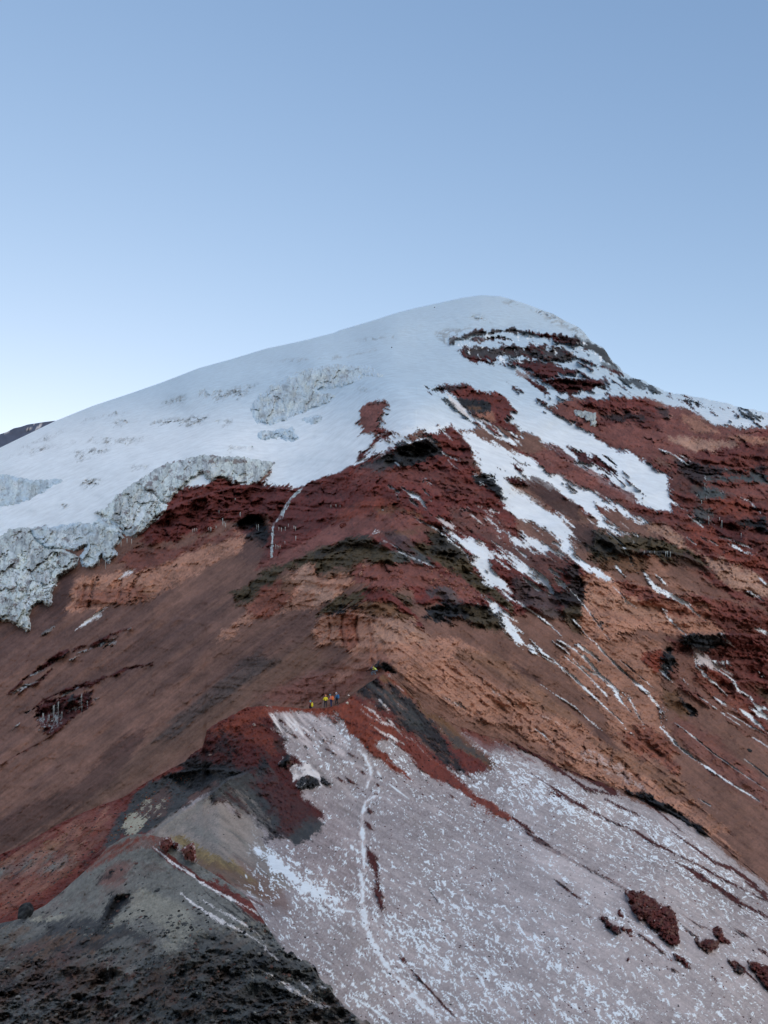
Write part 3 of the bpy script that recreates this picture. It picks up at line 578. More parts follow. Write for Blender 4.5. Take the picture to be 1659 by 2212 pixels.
# ---- relief
L_ = M.ld; u, v = M.U, M.V; R = M.rou; up = sstep(1250, 800, v)
beds = np.where(u > 860, fbma(*rot(u+10*M.nz['i'], v+6*M.nz['i'], 9, 420, 11), 201, 4, .62), fbma(*rot(u+10*M.nz['i'], v+5*M.nz['i'], 3, 300, 11), 202, 4, .62)); dg_ = sstep(1330, 1420, v)*(u > 860)*(1-sstep(1230, 1280, u)*(1-sstep(1560, 1640, v))); beds = beds*(1-dg_)+dg_*fbma(*rot(u+6*M.nz['i'], v+6*M.nz['i'], 36, 130, 10), 204, 4, .62); rg_ = .35+1.1*sstep(-.5, .7, fbm(u/70, v/50, 229, 3)); blocks = ridg(u/22, v/16, 203, 5); fine = fbm(u/5.5, v/4.5, 205, 3, .7); crag = ridg(u/60, v/44, 207, 4)
wu_ = u+4*fbm(u/14, v/14, 221, 3); wv_ = v+4*fbm(u/14, v/14, 223, 3); fa = facet(wu_/30, wv_/19, 225); fb_ = facet(wu_/11, wv_/7.5, 227)
gul = np.where(u > 800, ridg(*rot(u+8*M.nz['i'], v+8*M.nz['i'], 40, 150, 34), 231, 4), ridg(*rot(u+6*M.nz['i'], v+6*M.nz['i'], -37, 220, 40), 233, 3)*.35)
L_ += (1-M.snow)*gul*-.020*sstep(930, 1000, v)*(.35+R)
L_ += R*(beds*.017-crag*.045+rg_*(blocks*.006+fine*.002+fa[0]*.016+fb_[0]*.0045+.006*sstep(.1, 0, fa[1])))*(1-M.snow)
L_ += (1-R)*(1-M.snow)*(fbma(*rot(u, v, 38, 90, 9), 211, 3, .5)*.0015*(u > 860)+fbma(*rot(u, v, -37, 110, 10), 213, 3, .5)*.0035*(u <= 860)+fine*.0014)
L_ += M.snow*(fbm(u/150, v/60, 215, 4, .5)*.02+fbma(*rot(u, v, -12, 90, 16), 217, 3, .6)*.0022*(u < 900))
L_ += M.snow*(u > 900)*fbma(*rot(u, v, 38, 70, 6), 219, 3, .6)*.0012
for g, a_, w_ in (('E 0,970 160,1080 330,1230', .01, 8), ('I 0,160 160,260 330,400 560,580 700,690', .012, 9), ('I 520,0 760,240 940,420 965,570 1200,780 1600,1040', .014, 9), ('T 665,790 870,900 1040,1040 1240,1200', .012, 9),
                  ('Q -40,720 100,650 110,480 200,340 300,240', .02, 6), ('D 1450,870 1300,1000', 0, 5), ('G 1600,0 1200,300 800,570 300,800', .01, 18), ('D 700,1300 560,1420 380,1560 200,1680', .012, 24), ('D 620,1330 440,1460 200,1600 0,1720', .01, 20)):
    M.crease(g, a_, w_)
for g, a_, w_ in (('T 340,350 520,230 780,150 900,250', .02, 10), ('S 140,415 410,392 560,445 720,490', .02, 12), ('S 312,40 500,5 760,-20 960,5 1180,30 1300,90', .017, 9), ('S 365,140 520,120 760,110 1100,115 1330,230', .017, 10), ('S 985,350 1200,340 1440,380', .02, 9),
                  ('D 330,1110 420,1075 560,1035 640,1050', .02, 26), ('Q 160,470 300,560 480,480 640,440', .0, 9), ('Q 150,760 380,660 560,580 660,560 760,575 860,640 940,680', .025, 16), ('D 667,1360 695,1332 735,1322 790,1328 840,1345 920,1370', .012, 14),
                  ('Q 1080,1060 1200,1000 1480,1000 1560,1060', .012, 12), ('E 1060,1210 1300,1200 1659,1210', .02, 12), ('E 440,860 720,860 1000,930 1400,980', .012, 20), ('C 400,905 750,905 950,950', .015, 10), ('E 1060,60 1300,130 1659,120', .012, 9), ('G 235,850 460,780 600,745', .015, 10)):
    M.step(pts(g), a_, w_)
for g in ('D 742,1328 738,1360 744,1395', 'D 772,1325 768,1360 776,1398', 'D 712,1345 716,1366 708,1388'): M.crease(g, .014, 3)
# grain: small stones and stains of the ground, plus crack shade painted into the rock
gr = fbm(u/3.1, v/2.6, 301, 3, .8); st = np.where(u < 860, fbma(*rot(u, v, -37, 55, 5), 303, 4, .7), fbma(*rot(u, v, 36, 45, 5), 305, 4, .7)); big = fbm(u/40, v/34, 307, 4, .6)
crk_shade = sstep(.25, .75, ridg(u/9, v/6, 313, 4))
f = 1+(1-M.snow)*(.20*gr+.20*st+.20*big-.22*R*crk_shade-.38*R*sstep(-.2, .8, beds)+.16*R)
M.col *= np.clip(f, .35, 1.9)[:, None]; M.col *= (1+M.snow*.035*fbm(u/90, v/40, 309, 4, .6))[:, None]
M.put(np.arange(len(u)), (1-M.snow)*sstep(.62, .85, fbm(u/4, v/3.4, 311, 2, .8))*.45*(R > .3), 'black')
mat_mountain = terrain_mat('mountain_ground', .12, .08, .25, 1.2)
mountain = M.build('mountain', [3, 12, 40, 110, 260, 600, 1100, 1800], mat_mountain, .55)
# ================================================================== the near ridge with the saddle and the dusted slope
NB = pts('D -260,2120 0,2120 150,2060 300,2020 350,2030 500,2120 640,2330 1920,2330')
ncp = [(-250,1925,85),(0,1846,80),(217,1739,84),(363,1664,88),(420,1622,92),(447,1576,95),(533,1529,97),(600,1525,105),(660,1531,111),(703,1529,113),(741,1518,117),(775,1490,128),(818,1462,136),(838,1449,140),
 (0,1980,60),(-250,2100,55),(150,1900,62),(250,1830,66),(300,1770,74),(350,1720,82),(380,1700,84),(560,1650,80),(600,1750,66),(560,1850,50),(650,1620,94),(620,1570,100),(700,1600,102),(760,1700,90),(800,1600,105),(830,1530,122),
 (700,1850,54),(560,1960,36),(700,2000,36),(640,2120,25),(830,2212,27),(830,2330,21),(640,2330,18),(900,1900,58),(900,2050,40),(1000,1750,95),(1000,1650,125),(1100,1800,88),(1250,2212,36),(1250,2000,55),(1250,1850,84),(1250,1750,115),
 (1450,2000,68),(1450,1850,110),(1659,2212,55),(1659,2050,85),(1920,2330,60),(1920,2212,85),(1400,2330,32),(933,1560,140)]
nd0 = tps(ncp+[(x_, y_, math.exp(float(mdep(x_, y_)))) for x_, y_ in ((886,1497),(986,1568),(1106,1602),(1339,1705),(1506,1786),(1659,1908),(1920,2120))])
CONE = pts('D 300,1802 327,1799 367,1769 400,1744 423,1728 440,1722 470,1700 493,1679 520,1672 560,1655')
def ndepth(u, v):
    d = nd0(u, v); c = np.interp(u, NCR[:, 0], NCR[:, 1])
    tgt = mdep(u, v)-.002; wgt = sstep(838, 900, u)*(1-sstep(0, 26, v-c)); d = d*(1-wgt)+tgt*wgt
    cc = np.interp(u, CONE[:, 0], CONE[:, 1]); e = sstep(290, 345, u)*(1-sstep(470, 560, u))      # the grey cone stands before the dark cliff
    return d-.26*e*sstep(-1, 5, v-cc)*np.exp(-np.clip(v-cc, 0, None)/150)
N = Layer(NCR, NB, -240, 1900, 1.65, 410, ndepth, lambda x: .6+2.5*sstep(380, 430, x)*(1-sstep(520, 560, x)))
u, v = N.U, N.V; N.put(np.arange(len(u)), np.ones(len(u)), 'pink')
x_, z_ = ray(u, v); Y = np.exp(N.ld); wx = x_*Y; wy = Y                       # the snow flecks lie along the fall line of the slope
al = (wx*.56-wy*.83); ac = (wx*.83+wy*.56)
p, ln, vl = N.poly, N.lines, N.veil
flk = fbma(al/1.5+.5*fbm(al, ac, 421, 3), ac/.55+.6*fbm(al/.8, ac/.8, 423, 3), 401, 4, .62); flk2 = fbma(al/6, ac/1.5, 405, 4, .6); den = fbma(al/22, ac/7, 409, 3, .5)
N.nz['r'] = np.clip(fbma(al/5, ac/.9, 411, 4, .65), -2, 2)
k_ = np.arange(len(u))
N.put(k_, sstep(.1, .9, flk2)*.35, 'grey'); N.put(k_, sstep(.1, .7, fbma(al/9, ac/1.6, 415, 4, .7))*.4, 'lpink')
p('rpink', 'D 560,1700 700,1720 780,1800 860,1980 700,1960 600,1850', 40, 8, 'i', .15)
N.put(k_, sstep(-.1, .7, fbm(u/5, v/4, 441, 4, .75))*.45, 'lpink'); N.put(k_, sstep(.35, .8, fbm(u/4, v/3.2, 445, 3, .75))*.4, 'pbrown')
p('lpink', 'K 700,500 1200,0 1659,0 1659,1244 600,1244', 60, 12, 'r', .25); p('lpink', 'L 0,0 1000,300 1659,700 1659,1244 0,1244', 60, 12, 'r', .4); p('lpink', 'I 0,660 500,900 1000,1150 1659,1600 1000,1400 0,1244', 30, 10, 'r', .35)
# left flank
p('red', 'D -400,1700 590,1400 700,1400 700,1527 640,1529 600,1528 560,1532 540,1570 500,1600 440,1640 420,1700 330,1800 200,2100 -400,2200', 3, 2, 'l'); p('bred', 'D 560,1400 860,1400 838,1452 818,1468 775,1497 751,1518 741,1535 700,1540 640,1538 590,1530', 2, 2, 'r')
p('brown', 'D 800,1400 900,1400 1106,1560 1700,1870 1659,1912 1506,1790 1339,1712 1206,1664 1106,1612 1050,1600 986,1580 933,1548 886,1508 848,1468', 4, 4, 'r')
p('red', 'D -260,1925 0,1846 133,1776 217,1739 317,1689 400,1645 420,1620 420,1660 350,1720 280,1790 200,1870 100,1950 40,2000 -260,2130', 3, 3, 'l'); p('rpink', 'J 450,400 800,200 760,330 640,460 500,560', 10, 6, 'l', .7)
p('bred', 'J 0,800 300,700 560,560 560,640 300,800 100,930 0,960', 10, 8, 'l', .7); p('tan', 'J 0,760 280,720 420,690 200,800 0,920', 10, 8, 'l', .35)
p('ochre', 'J 190,540 320,490 500,430 560,480 480,560 320,540 240,600 0,650 -300,760 -300,700', 6, 6, 'l', .9); p('yel', 'J 260,520 400,480 520,470 460,520 300,560', 5, 5, 'l', .5)
p('ggrey', 'J -300,760 20,640 220,570 360,530 480,560 520,600 420,640 280,680 60,700 -300,860', 6, 6, 'l'); p('dgrey', 'J 40,680 150,640 180,660 100,690', 4, 4, 'l', .8)
p('dred', 'J 320,420 390,400 400,430 340,460', 3, 3); p('dred', 'J 0,590 60,550 80,580 20,620', 3, 3); p('dred', 'J 560,560 660,510 690,530 560,660 480,620', 4, 4, 'l', .8)
# dark cliff
p('dgrey', 'J 690,500 720,420 790,290 860,190 960,110 1090,30 1240,-30 1500,-60 1659,-20 1659,60 1480,60 1270,190 1100,330 980,420 880,425 780,450', 4, 4); p('black', 'J 1060,60 1240,-40 1480,-60 1640,0 1500,50 1400,60 1280,150 1200,170 1230,80', 4, 5)
vl('pale', 'J 780,410 830,290 890,270 960,330 930,390 880,430', -.35, .25, 'i', 4, .75); p('pbrown', 'J 900,300 1000,150 1100,120 1130,200 1060,300 960,330', 6, 5, 'l', .6); vl('pale', 'J 900,200 1100,180 1080,290 940,340', .4, .1, 'f', 5, .7)
p('pbrown', 'J 1240,180 1400,70 1460,50 1500,60 1300,170 1180,250', 3, 2, 'l', .9)
# red rock head and dark scree
p('dred', 'N 280,385 400,340 560,240 680,195 800,210 860,290 920,400 990,490 990,600 1080,660 1160,720 1020,740 1060,830 1100,930 1180,1050 1300,1130 1370,1210 1370,1250 1260,1210 1180,1190 1100,1330 980,1400 860,1400 740,1250 640,1000 600,840 420,740 200,760 80,740 100,650 240,560 290,450', 3, 4, 'i')
p('bred', 'N 280,390 400,350 560,250 700,190 1100,210 1260,240 1440,260 1520,280 1400,290 1240,250 1120,235 940,230 860,300 760,300 600,350 420,420 300,440', 3, 4, 'l', .9); p('bred', 'N 400,420 700,340 900,440 960,560 900,620 700,560 520,480', 14, 8, 'i', .55)
p('black', 'N -40,720 120,640 320,690 420,740 660,780 760,700 840,760 900,880 820,1000 900,1150 1000,1330 980,1430 840,1440 740,1330 600,1180 460,1080 330,1040 250,1020 360,880 200,820 0,780', 12, 12, 'i', .9)
p('bgrey', 'N 250,1030 380,900 520,800 640,830 760,950 860,1150 900,1300 760,1290 600,1180 440,1100', 24, 9, 'i', .3); p('dred', 'N 660,900 900,830 1040,960 1120,1200 1060,1340 980,1330 900,1150 780,980', 14, 7, 'i', .6)
# grey cone
p('dgrey', 'D 300,1810 420,1740 500,1690 580,1660 700,1780 640,1830 520,1720 440,1735 340,1800', 3, 2)
p('grey', 'N -320,1420 -120,1240 0,1180 100,1110 250,1045 330,1060 500,1160 640,1230 740,1330 800,1480 880,1600 960,1680 1060,1880 800,2000 300,1800 0,1560', 6, 3, 'r'); p('ggrey', 'N -200,1330 0,1200 240,1060 330,1070 200,1150 100,1260 260,1360 500,1540 300,1450 60,1330', 8, 4, 'r', .6)
ln('ggrey', 'N 80,1240 260,1340 380,1470 @2\nN 300,1240 560,1400 700,1560 @2', nz='f', a=.7)
p('yel', 'J 1100,415 1180,440 1300,500 1500,600 1620,700 1700,780 1500,680 1300,590 1120,480', 4, 3, 'r', .9); p('obrown', 'J 1270,560 1500,640 1659,740 1800,900 1600,800 1400,700 1280,620', 8, 5, 'r', .8)
p('brown', 'J 1500,560 1659,640 1800,780 1900,960 1700,860', 14, 6, 'r', .6); p('red', 'J 1040,440 1300,640 1450,730 1659,850 1800,960 1660,880 1500,800 1250,660 1000,500', 6, 4, 'r', .9)
# crest red ground right of the saddle
p('red', 'H 590,385 640,320 740,240 838,205 900,258 1000,350 1130,470 1280,560 1400,680 1560,800 1480,830 1380,870 1300,860 1180,790 1000,640 860,520 720,420', 4, 4, 'r'); p('brown', 'H 838,205 1000,345 1280,555 1560,790 1600,820 1450,790 1250,660 1000,460 850,270', 4, 3, 'r', .8)
p('bred', 'H 300,440 440,450 520,430 590,380 640,370 760,440 900,560 1050,680 1180,780 1280,880 1400,980 1540,1050 1659,1150 1659,1195 1500,1120 1350,1000 1200,905 1060,830 980,740 900,670 840,640 790,660 860,760 930,830 1010,880 880,835 760,765 690,700 620,620 540,520 510,470 440,475', 2.5, 4, 'r'); p('red', 'H 900,560 1180,790 1400,980 1659,1160 1659,1190 1350,1000 1060,830 900,660', 5, 5, 'r', .6)
p('black', 'H 600,355 680,290 760,250 830,260 900,320 1000,400 1100,480 1180,600 1350,850 1320,870 1200,780 1100,690 980,580 860,470 760,400 680,350', 4, 4, 'r', .95); p('bgrey', 'H 740,290 860,330 980,440 1090,540 1120,620 980,520 840,400', 9, 4, 'r', .6)
p('ochre', 'H 740,235 830,212 900,260 1000,350 1130,470 1280,560 1400,700 1530,800 1500,820 1350,730 1180,590 1050,430 930,330 840,255', 3, 4, 'r'); p('bred', 'H 840,215 930,300 1000,370 960,350 880,280', 2, 2, 'r', .8); p('dgrey', 'H 1150,540 1300,620 1450,740 1520,810 1380,740 1240,640', 6, 4, 'r', .8)
p('brown', 'H 1000,350 1280,540 1659,700 1659,640 1300,480', 8, 5, 'r', .7); p('red', 'H 1300,540 1500,620 1659,700 1800,800 1659,730 1500,700 1360,640', 7, 8, 'r', .7)
p('pbrown', 'H 560,380 640,310 740,240 820,215 760,250 680,300 620,350', 3, 2, 'l')
ln('dsnow', 'H 690,420 760,460 820,530 @2\nH 680,450 740,500 900,560 @1.2\nH 725,530 800,590 900,640 960,675 @3.2\nH 840,500 910,560 @2\nH 910,290 950,325 @1.2\nH 780,370 860,450', nz='r', a=.8)
# stripes of bare red ground on the dusted slope
ln('dred', """H 560,520 700,560 860,640
H 1240,990 1300,1030 @2.5
I -40,640 0,660 200,760 330,860 480,960 680,1005 @6
I 120,860 300,980 450,1070 640,1170 820,1244 @4
I 200,960 300,1000 500,1100 590,1165 @3
I 340,830 520,900 640,970 680,1000 @8
I 0,1150 60,1190 130,1244 @7
I 590,1020 700,1080 820,1130 @3
I 700,920 820,1000 960,1120 1100,1240 @2.5
L 80,-10 160,50 280,130 420,200 @8
L 280,120 420,200 560,270 700,345 760,385 @3
L 790,-10 930,80 1060,140 @5
L 1060,140 1200,210 1340,290 1500,370 1659,450 @3
L 1050,190 1180,260 1320,350 1450,440 1659,550 @8
L 1040,0 1180,100 1300,190 1440,240 1560,330 1659,410 @5
L 1500,310 1600,380 1659,440 @6
L 270,305 320,340 390,400 440,430 @3
L 1100,610 1200,680 @2
L 1100,530 1200,600 1300,640 @1.5
L 1440,620 1560,700 @2.5
L 1600,760 1659,790 @6
L 820,660 900,720 990,790 @4
L 1050,790 1100,830 1150,885 @7
L 1020,875 1075,905 @2
L 1300,930 1330,980 @2
L 1390,820 1500,890 1560,950 @7""", nz='f', wob=.5)
ln('dred', """K 715,90 740,160 765,240 790,320 @10
K 775,300 785,380 800,440 815,520 @8
K 925,795 965,845 @4
K 970,860 1050,940 1140,1040 1220,1130 1310,1215 @3
H 290,560 330,620 350,660 @4
H 370,570 430,620 480,690 500,730 @6
H 390,590 480,640 580,650 @3
H 440,650 480,660 @7
H 220,600 260,620 320,650 @3
H 450,690 480,720 @4
H 590,730 650,750
H 650,830 710,870 @4
H 510,885 570,920 @3
H 575,890 650,935 @4
H 145,510 180,540 @4
H 740,970 760,990 @5
H 780,930 800,950 @4
H 720,1080 735,1120 @3
H 700,1170 740,1225 @5""", nz='f', wob=.6)
ln('black', 'K 690,250 718,262 @2\nH 300,680 330,700 @2.5\nL 120,20 420,205 @1\nL 420,205 560,275 740,380 @1.6\nL 1100,600 1200,690 @1.5\nL 1440,640 1530,680 @1.5\nL 270,300 400,400 @1.5\nK 1110,360 1190,470 @1', nz='f')
vl('bred', 'J 0,590 700,200 700,420 480,640 200,860 0,1000', .15, .3, fbma(*rot(u, v, -38, 50, 12), 451, 5, .7), 8, .7); vl('ochre', 'J 0,590 700,300 700,520 300,800 0,900', .3, .3, fbma(*rot(u, v, -38, 40, 12), 453, 5, .7), 8, .6); vl('pbrown', 'J 0,590 700,200 700,520 300,800 0,1000', .25, .25, fbma(*rot(u, v, -38, 36, 9), 455, 5, .7), 8, .6); vl('black', 'J 0,600 700,300 560,660 0,960', .5, .12, fbma(*rot(u, v, -38, 18, 8), 457, 4, .7), 6, .7)
vl('tan', 'J 0,590 700,200 760,360 480,640 200,860 0,1000', .1, .4, fbma(*rot(u, v, -38, 44, 8), 465, 5, .75), 8, .55); vl('rpink', 'J -300,700 0,590 700,200 760,360 480,640 200,860 -300,1100', -.3, .6, 'i', 8, .5)
vl('black', 'N 240,380 1000,300 1300,1200 900,1400 400,1000 100,800', .3, .2, 'i', 10, .7); vl('dred', 'N 250,1030 700,700 1000,1300 600,1250', .1, .3, 'i', 10, .6); vl('brown', 'H 600,355 830,250 1350,860 1100,720', .2, .3, fbma(*rot(u, v, 42, 30, 7), 461, 5, .7), 5, .6); vl('dgrey', 'N -320,1420 330,1060 1000,1800 600,1900', .25, .4, fbma(*rot(u, v, 40, 60, 9), 463, 5, .7), 10, .4)
p('dred', 'N 640,900 900,820 1060,850 1200,1060 1375,1225 1375,1255 1200,1205 1100,1330 1000,1390 920,1250 820,1050', 14, 12, 'i', .8); vl('bgrey', 'N 250,1020 420,860 640,880 800,1100 900,1330 700,1300 460,1100', -.1, .5, fbma(*rot(u, v, 44, 50, 9), 467, 4, .7), 14, .6); vl('grey', 'N 330,1000 640,900 960,1400 800,1440 500,1180', .3, .4, fbma(*rot(u, v, 44, 40, 6), 469, 4, .7), 10, .5)
N.leak(np.where(N.U < 470, -38, 42), 15*np.clip(np.where(N.U < 470, fbma(*rot(N.U, N.V, -38, 26, 2.6), 541, 4, .7), fbma(*rot(N.U, N.V, 42, 26, 2.4), 543, 4, .7)), 0, 1.2))
N.leak(np.where(N.U < 470, -38, 42), 6*np.clip(fbm(N.U/3, N.V/2.6, 545, 3, .8), -.6, 1))
# relief
# wind-packed snow near the crest, white flecks, the trodden path
vl('lpink', 'H 60,470 200,455 430,475 520,560 620,700 560,760 400,700 200,640', -.2, .5, 'r', 8, .9); vl('dsnow', 'H 60,470 160,455 330,560 460,620 560,700 440,640 330,600 240,700 180,640', .2, .25, 'r', 6, .9); vl('dsnow', 'H 210,800 330,790 420,860 440,1000 400,900 300,900 240,920', -.2, .3, 'i', 5, .9)
p('lpink', 'L 60,20 280,130 560,270 720,370 720,440 560,440 300,300 100,160', 16, 6, 'r', .7)
base = .56-.24*sstep(.0, .7, den)
zone = np.zeros(len(u))
for ps, a_ in (('K 0,100 140,160 260,220 380,300 560,400 560,540 400,540 250,380 100,260', .75), ('K 600,0 760,0 900,400 1100,900 1300,1244 900,1244 700,900 560,560', .18), ('K 900,200 1100,0 1659,0 1659,1244 1200,1244 900,500', .16), ('L 0,0 900,300 1659,520 1659,1244 0,1244', .06),
               ('L 0,500 260,800 500,950 760,1100 900,1244 700,1244 400,1020 200,850 0,700', .45), ('K 1000,0 1200,200 1500,480 1700,700 1659,760 1400,560 1100,260', .3), ('I 0,700 300,850 900,1150 1300,1350 1659,1700 1200,1600 400,1200 0,1000', .3), ('L 600,100 1200,300 1659,560 1659,640 1100,480 700,300', .2),
               ('K 400,900 700,1000 1100,1100 1200,1244 800,1244 500,1060', .25), ('H 400,1000 800,1000 800,1244 500,1244', .05), ('L 840,370 1100,560 1340,720 1659,900 1659,960 1300,760 1000,600', .3)):
    P_ = pts(ps); kk = N.sel(P_, 40); zone[kk] = np.maximum(zone[kk], a_*sstep(-30, 30, sdf(u[kk], v[kk], P_)))
cu_, cv_ = u+5*fbm(u/16, v/16, 431, 3), v+5*fbm(u/16, v/16, 433, 3); nr_ = sstep(95, 45, Y)
fk = fbma(*rot(cu_, cv_, 47, 12, 3.7), 435, 4, .68)*nr_+fbma(*rot(cu_, cv_, 37, 11, 2.3), 439, 4, .66)*(1-nr_)
bare = sstep(.15, .5, N.rou)                                                  # no flecks on the rocks of the head
N.put(k_, .97*sstep(0, .05, flk*1.0*0+fk+zone-base+.01)*(1-bare)*sstep(560, 640, u+(v-1650)*.25)*sstep(10, 50, v-np.interp(u, NCR[:, 0], NCR[:, 1])), 'snow')
p('snow', 'K 5,110 60,160 100,240 170,270 260,330 330,390 430,420 360,350 250,280 180,200 80,160', 1.5, 5, 'i')
ln('snow', 'H 860,930 930,985 990,1030 @3\nH 785,850 810,885 @3\nK 470,230 520,255 @3\nH 1400,940 1440,960\nK 290,370 400,400 540,440 @6\nK 490,500 640,520 @3\nK 440,830 490,860 @2\nJ 1590,690 1600,715 @2\nK 640,1080 760,1150 880,1244 @5\nK 700,1100 800,1180 @3\nJ 1600,820 1659,840 @2', nz='r', wob=.4)
TR = 'H 665,710 710,760 740,830 745,890 720,950 @6\nH 770,1010 710,1050 690,1120 685,1244 @6\nK 695,-10 690,80 700,170 700,250 @8\nK 685,270 690,400 695,520 715,620 760,730 830,850 @8\nK 840,860 950,980 1090,1130 1200,1244 @7'
ln('lpink', TR, nz='f', wob=.5, a=.7, taper=False)
ln('snow', 'H 665,710 710,760 740,830 745,890 720,950 @2.6\nH 770,1010 710,1050 690,1120 685,1244 @2.6\nK 695,-10 690,80 700,170 700,250 @3.6\nK 685,270 690,400 695,520 715,620 760,730 830,850 @5.5\nK 840,860 950,980 1090,1130 1200,1244 @4', nz='f', wob=1.2, a=.85, taper=False)
ln('dsnow', 'J 960,485 1100,590 1300,700 1500,790 @5\nJ 1100,560 1250,670 1400,740 @8\nJ 1500,790 1659,880 @6', nz='r', a=.9)
vl('grey', 'K 0,380 200,480 400,600 700,820 900,1244 500,1244 200,800 0,640', .1, .4, 'r', 20, .7); vl('dgrey', 'K 0,560 160,660 300,800 200,800 0,700', .1, .3, 'r', 8, .7); vl('bred', 'K 0,430 110,520 200,620 60,560 0,500', .0, .3, 'r', 6, .7)
R = N.rou; sn = N.snow
N.ld += R*(ridg(u/30, v/24, 503, 5)*-.016+fbm(u/9, v/8, 505, 4, .65)*.008)*sstep(.2, .5, R)
N.ld += fbma(al/9, ac/1.8, 507, 4, .6)*.0022+fbma(al/2.4, ac/.7, 509, 3, .6)*.0008-sn*.0012*(1-sstep(.3, .6, R))+fbm(u/3, v/2.6, 511, 2, .7)*.0008
N.step(pts('J 1100,30 1300,0 1500,10 1600,60'), .015, 8); N.push('J 1100,60 1300,-20 1450,20 1300,150 1190,170', .03, 12)
gr = fbm(u/2.8, v/2.5, 521, 3, .8); f = 1+(1-sn)*(.15*gr+.12*N.nz['r']+.10*fbm(u/50, v/40, 525, 4, .6)); N.col *= np.clip(f, .4, 1.8)[:, None]
N.put(k_, sstep(.6, .8, fbm(u/4, v/3.4, 531, 2, .8))*.5*sstep(.5, .8, R), 'black')
mat_ridge = terrain_mat('ridge_ground', .12, .9, .3, .25)
ridge = N.build('near_ridge', [1, 3, 7, 14, 26, 45, 80], mat_ridge, .8)
# ================================================================== the nearest rocky crest
FCR = pts('D -260,2090 -100,2030 0,1995 30,1988 57,1982 75,1968 97,1956 140,1920 187,1879 215,1850 233,1829 262,1812 280,1804 297,1802 325,1803 347,1809 380,1835 420,1862 470,1893 520,1925 540,1944 570,1990 600,2036 622,2062 650,2069 668,2077 683,2090 690,2111 706,2122 724,2149 745,2169 768,2194 800,2212 860,2290 900,2330')
FB = pts('D -260,2340 900,2340')
fd0 = tps([(-250,2090,30),(0,1995,32),(97,1956,35),(187,1879,38),(297,1802,37),(347,1809,34),(420,1862,31),(520,1925,27),(600,1995,24),(690,2085,20),(810,2215,17.5),(900,2310,14.5),(0,2212,19),(-250,2330,15),(0,2330,14),(250,2212,17),(450,2150,15),(300,2000,25),(250,2100,20.5),(100,2080,24),(400,1950,26.5),(440,2006,21.5),(600,2150,16),(600,2330,11),(250,2330,12.5),(330,1900,30.5)])
DK = pts('D 320,2072 365,2050 410,2029 425,2010 440,2003 455,2006 520,2040 560,2052 600,2066 640,2074 670,2082 690,2112 710,2126 746,2173 800,2212')
def fdepth(u, v):
    cc = np.interp(u, DK[:, 0], DK[:, 1])+4*fbm(u/12, u*0, 77, 3); e = sstep(310, 400, u)*(1-sstep(760, 800, u))
    return fd0(u, v)-.13*e*sstep(-1, 6, v-cc)*np.exp(-np.clip(v-cc, 0, None)/110)
Fg = Layer(FCR, FB, -250, 900, 1.6, 270, fdepth, lambda x: .8+5*sstep(600, 640, x)*(1-sstep(850, 900, x))); u, v = Fg.U, Fg.V; k_ = np.arange(len(u)); p, ln, vl = Fg.poly, Fg.lines, Fg.veil
Fg.put(k_, np.ones(len(u)), 'ggrey')
p('dgrey', 'J 0,980 180,970 420,980 560,960 640,1000 700,1040 820,1000 960,1060 1000,1200 840,1300 600,1400 -800,1700 -800,1000', 10, 8, 'l')
p('dgrey', 'D -260,2050 100,2050 250,2060 330,2070 500,2100 800,2212 900,2350 -260,2350', 14, 8, 'l', .65)
vl('obrown', 'J -300,1000 300,1040 1000,1060 900,1250 500,1500 -300,1659', .15, .35, 'l', 20, .6); vl('pbrown', 'J -300,1100 1000,1100 900,1500 0,1800', .2, .3, fbma(*rot(u, v, -34, 90, 18), 602, 4, .6), 20, .8)
vl('black', 'J -300,1000 300,1000 700,1060 900,1250 600,1400 300,1500 -300,1659', .12, .15, fbma(*rot(u, v, -32, 60, 16), 601, 4, .6), 10, .85)
vl('ggrey', 'J -400,1000 500,1000 1500,1200 1659,1700 -400,1700', .12, .25, fbma(*rot(u, v, -32, 110, 30), 681, 5, .6), 20, .75); vl('obrown', 'J -300,1000 500,1000 1200,1300 900,1700 -300,1700', .22, .2, fbma(*rot(u, v, -30, 80, 22), 683, 5, .62), 20, .6); vl('pbrown', 'J -300,1150 600,1100 1300,1400 900,1700 -300,1700', .25, .2, fbma(*rot(u, v, -34, 60, 18), 685, 5, .62), 20, .6); vl('pbrown', 'J 300,700 800,520 1100,640 900,900 300,960', .1, .4, 'i', 14, .4)
p('black', 'J 640,1040 690,940 740,820 860,795 850,860 780,950 700,1030', 3, 4); Fg.push('J 660,1020 750,830 850,810 830,870 740,980', .04, 10)
p('rpink', 'J 640,720 800,600 880,600 820,720 700,760', 10, 6, 'l', .6); vl('black', 'J 400,640 760,560 740,720 560,760 420,820 300,880', .3, .15, 'i', 8, .8)
p('bred', 'J 560,660 700,510 890,430 1040,440 1060,470 960,495 860,500 760,560 600,650', 3, 3, 'l'); p('red', 'J 960,480 1000,490 1250,670 1450,760 1659,880 1700,1000 1500,850 1280,740 1080,610', 3, 3, 'r')
vl('rpink', 'J 560,660 700,510 890,430 1040,440 1060,470 960,500 860,510 760,570 600,660', -.3, .4, 'f', 3, .7); vl('ggrey', 'J 560,660 700,510 890,430 1040,440 1060,500 860,520 600,680', .2, .3, 'l', 3, .6)
p('pale', 'J 700,1040 850,930 880,800 960,800 1200,880 1300,1050 1200,1170 1000,1200 1080,1080 960,960', 10, 6, 'i', .35)
p('dgrey', 'J 1330,1050 1440,1030 1659,1160 1800,1300 1500,1240', 8, 4, 'r', .6); vl('black', 'J 1150,620 1659,960 1800,1150 1400,940', .35, .12, 'r', 4, .8)
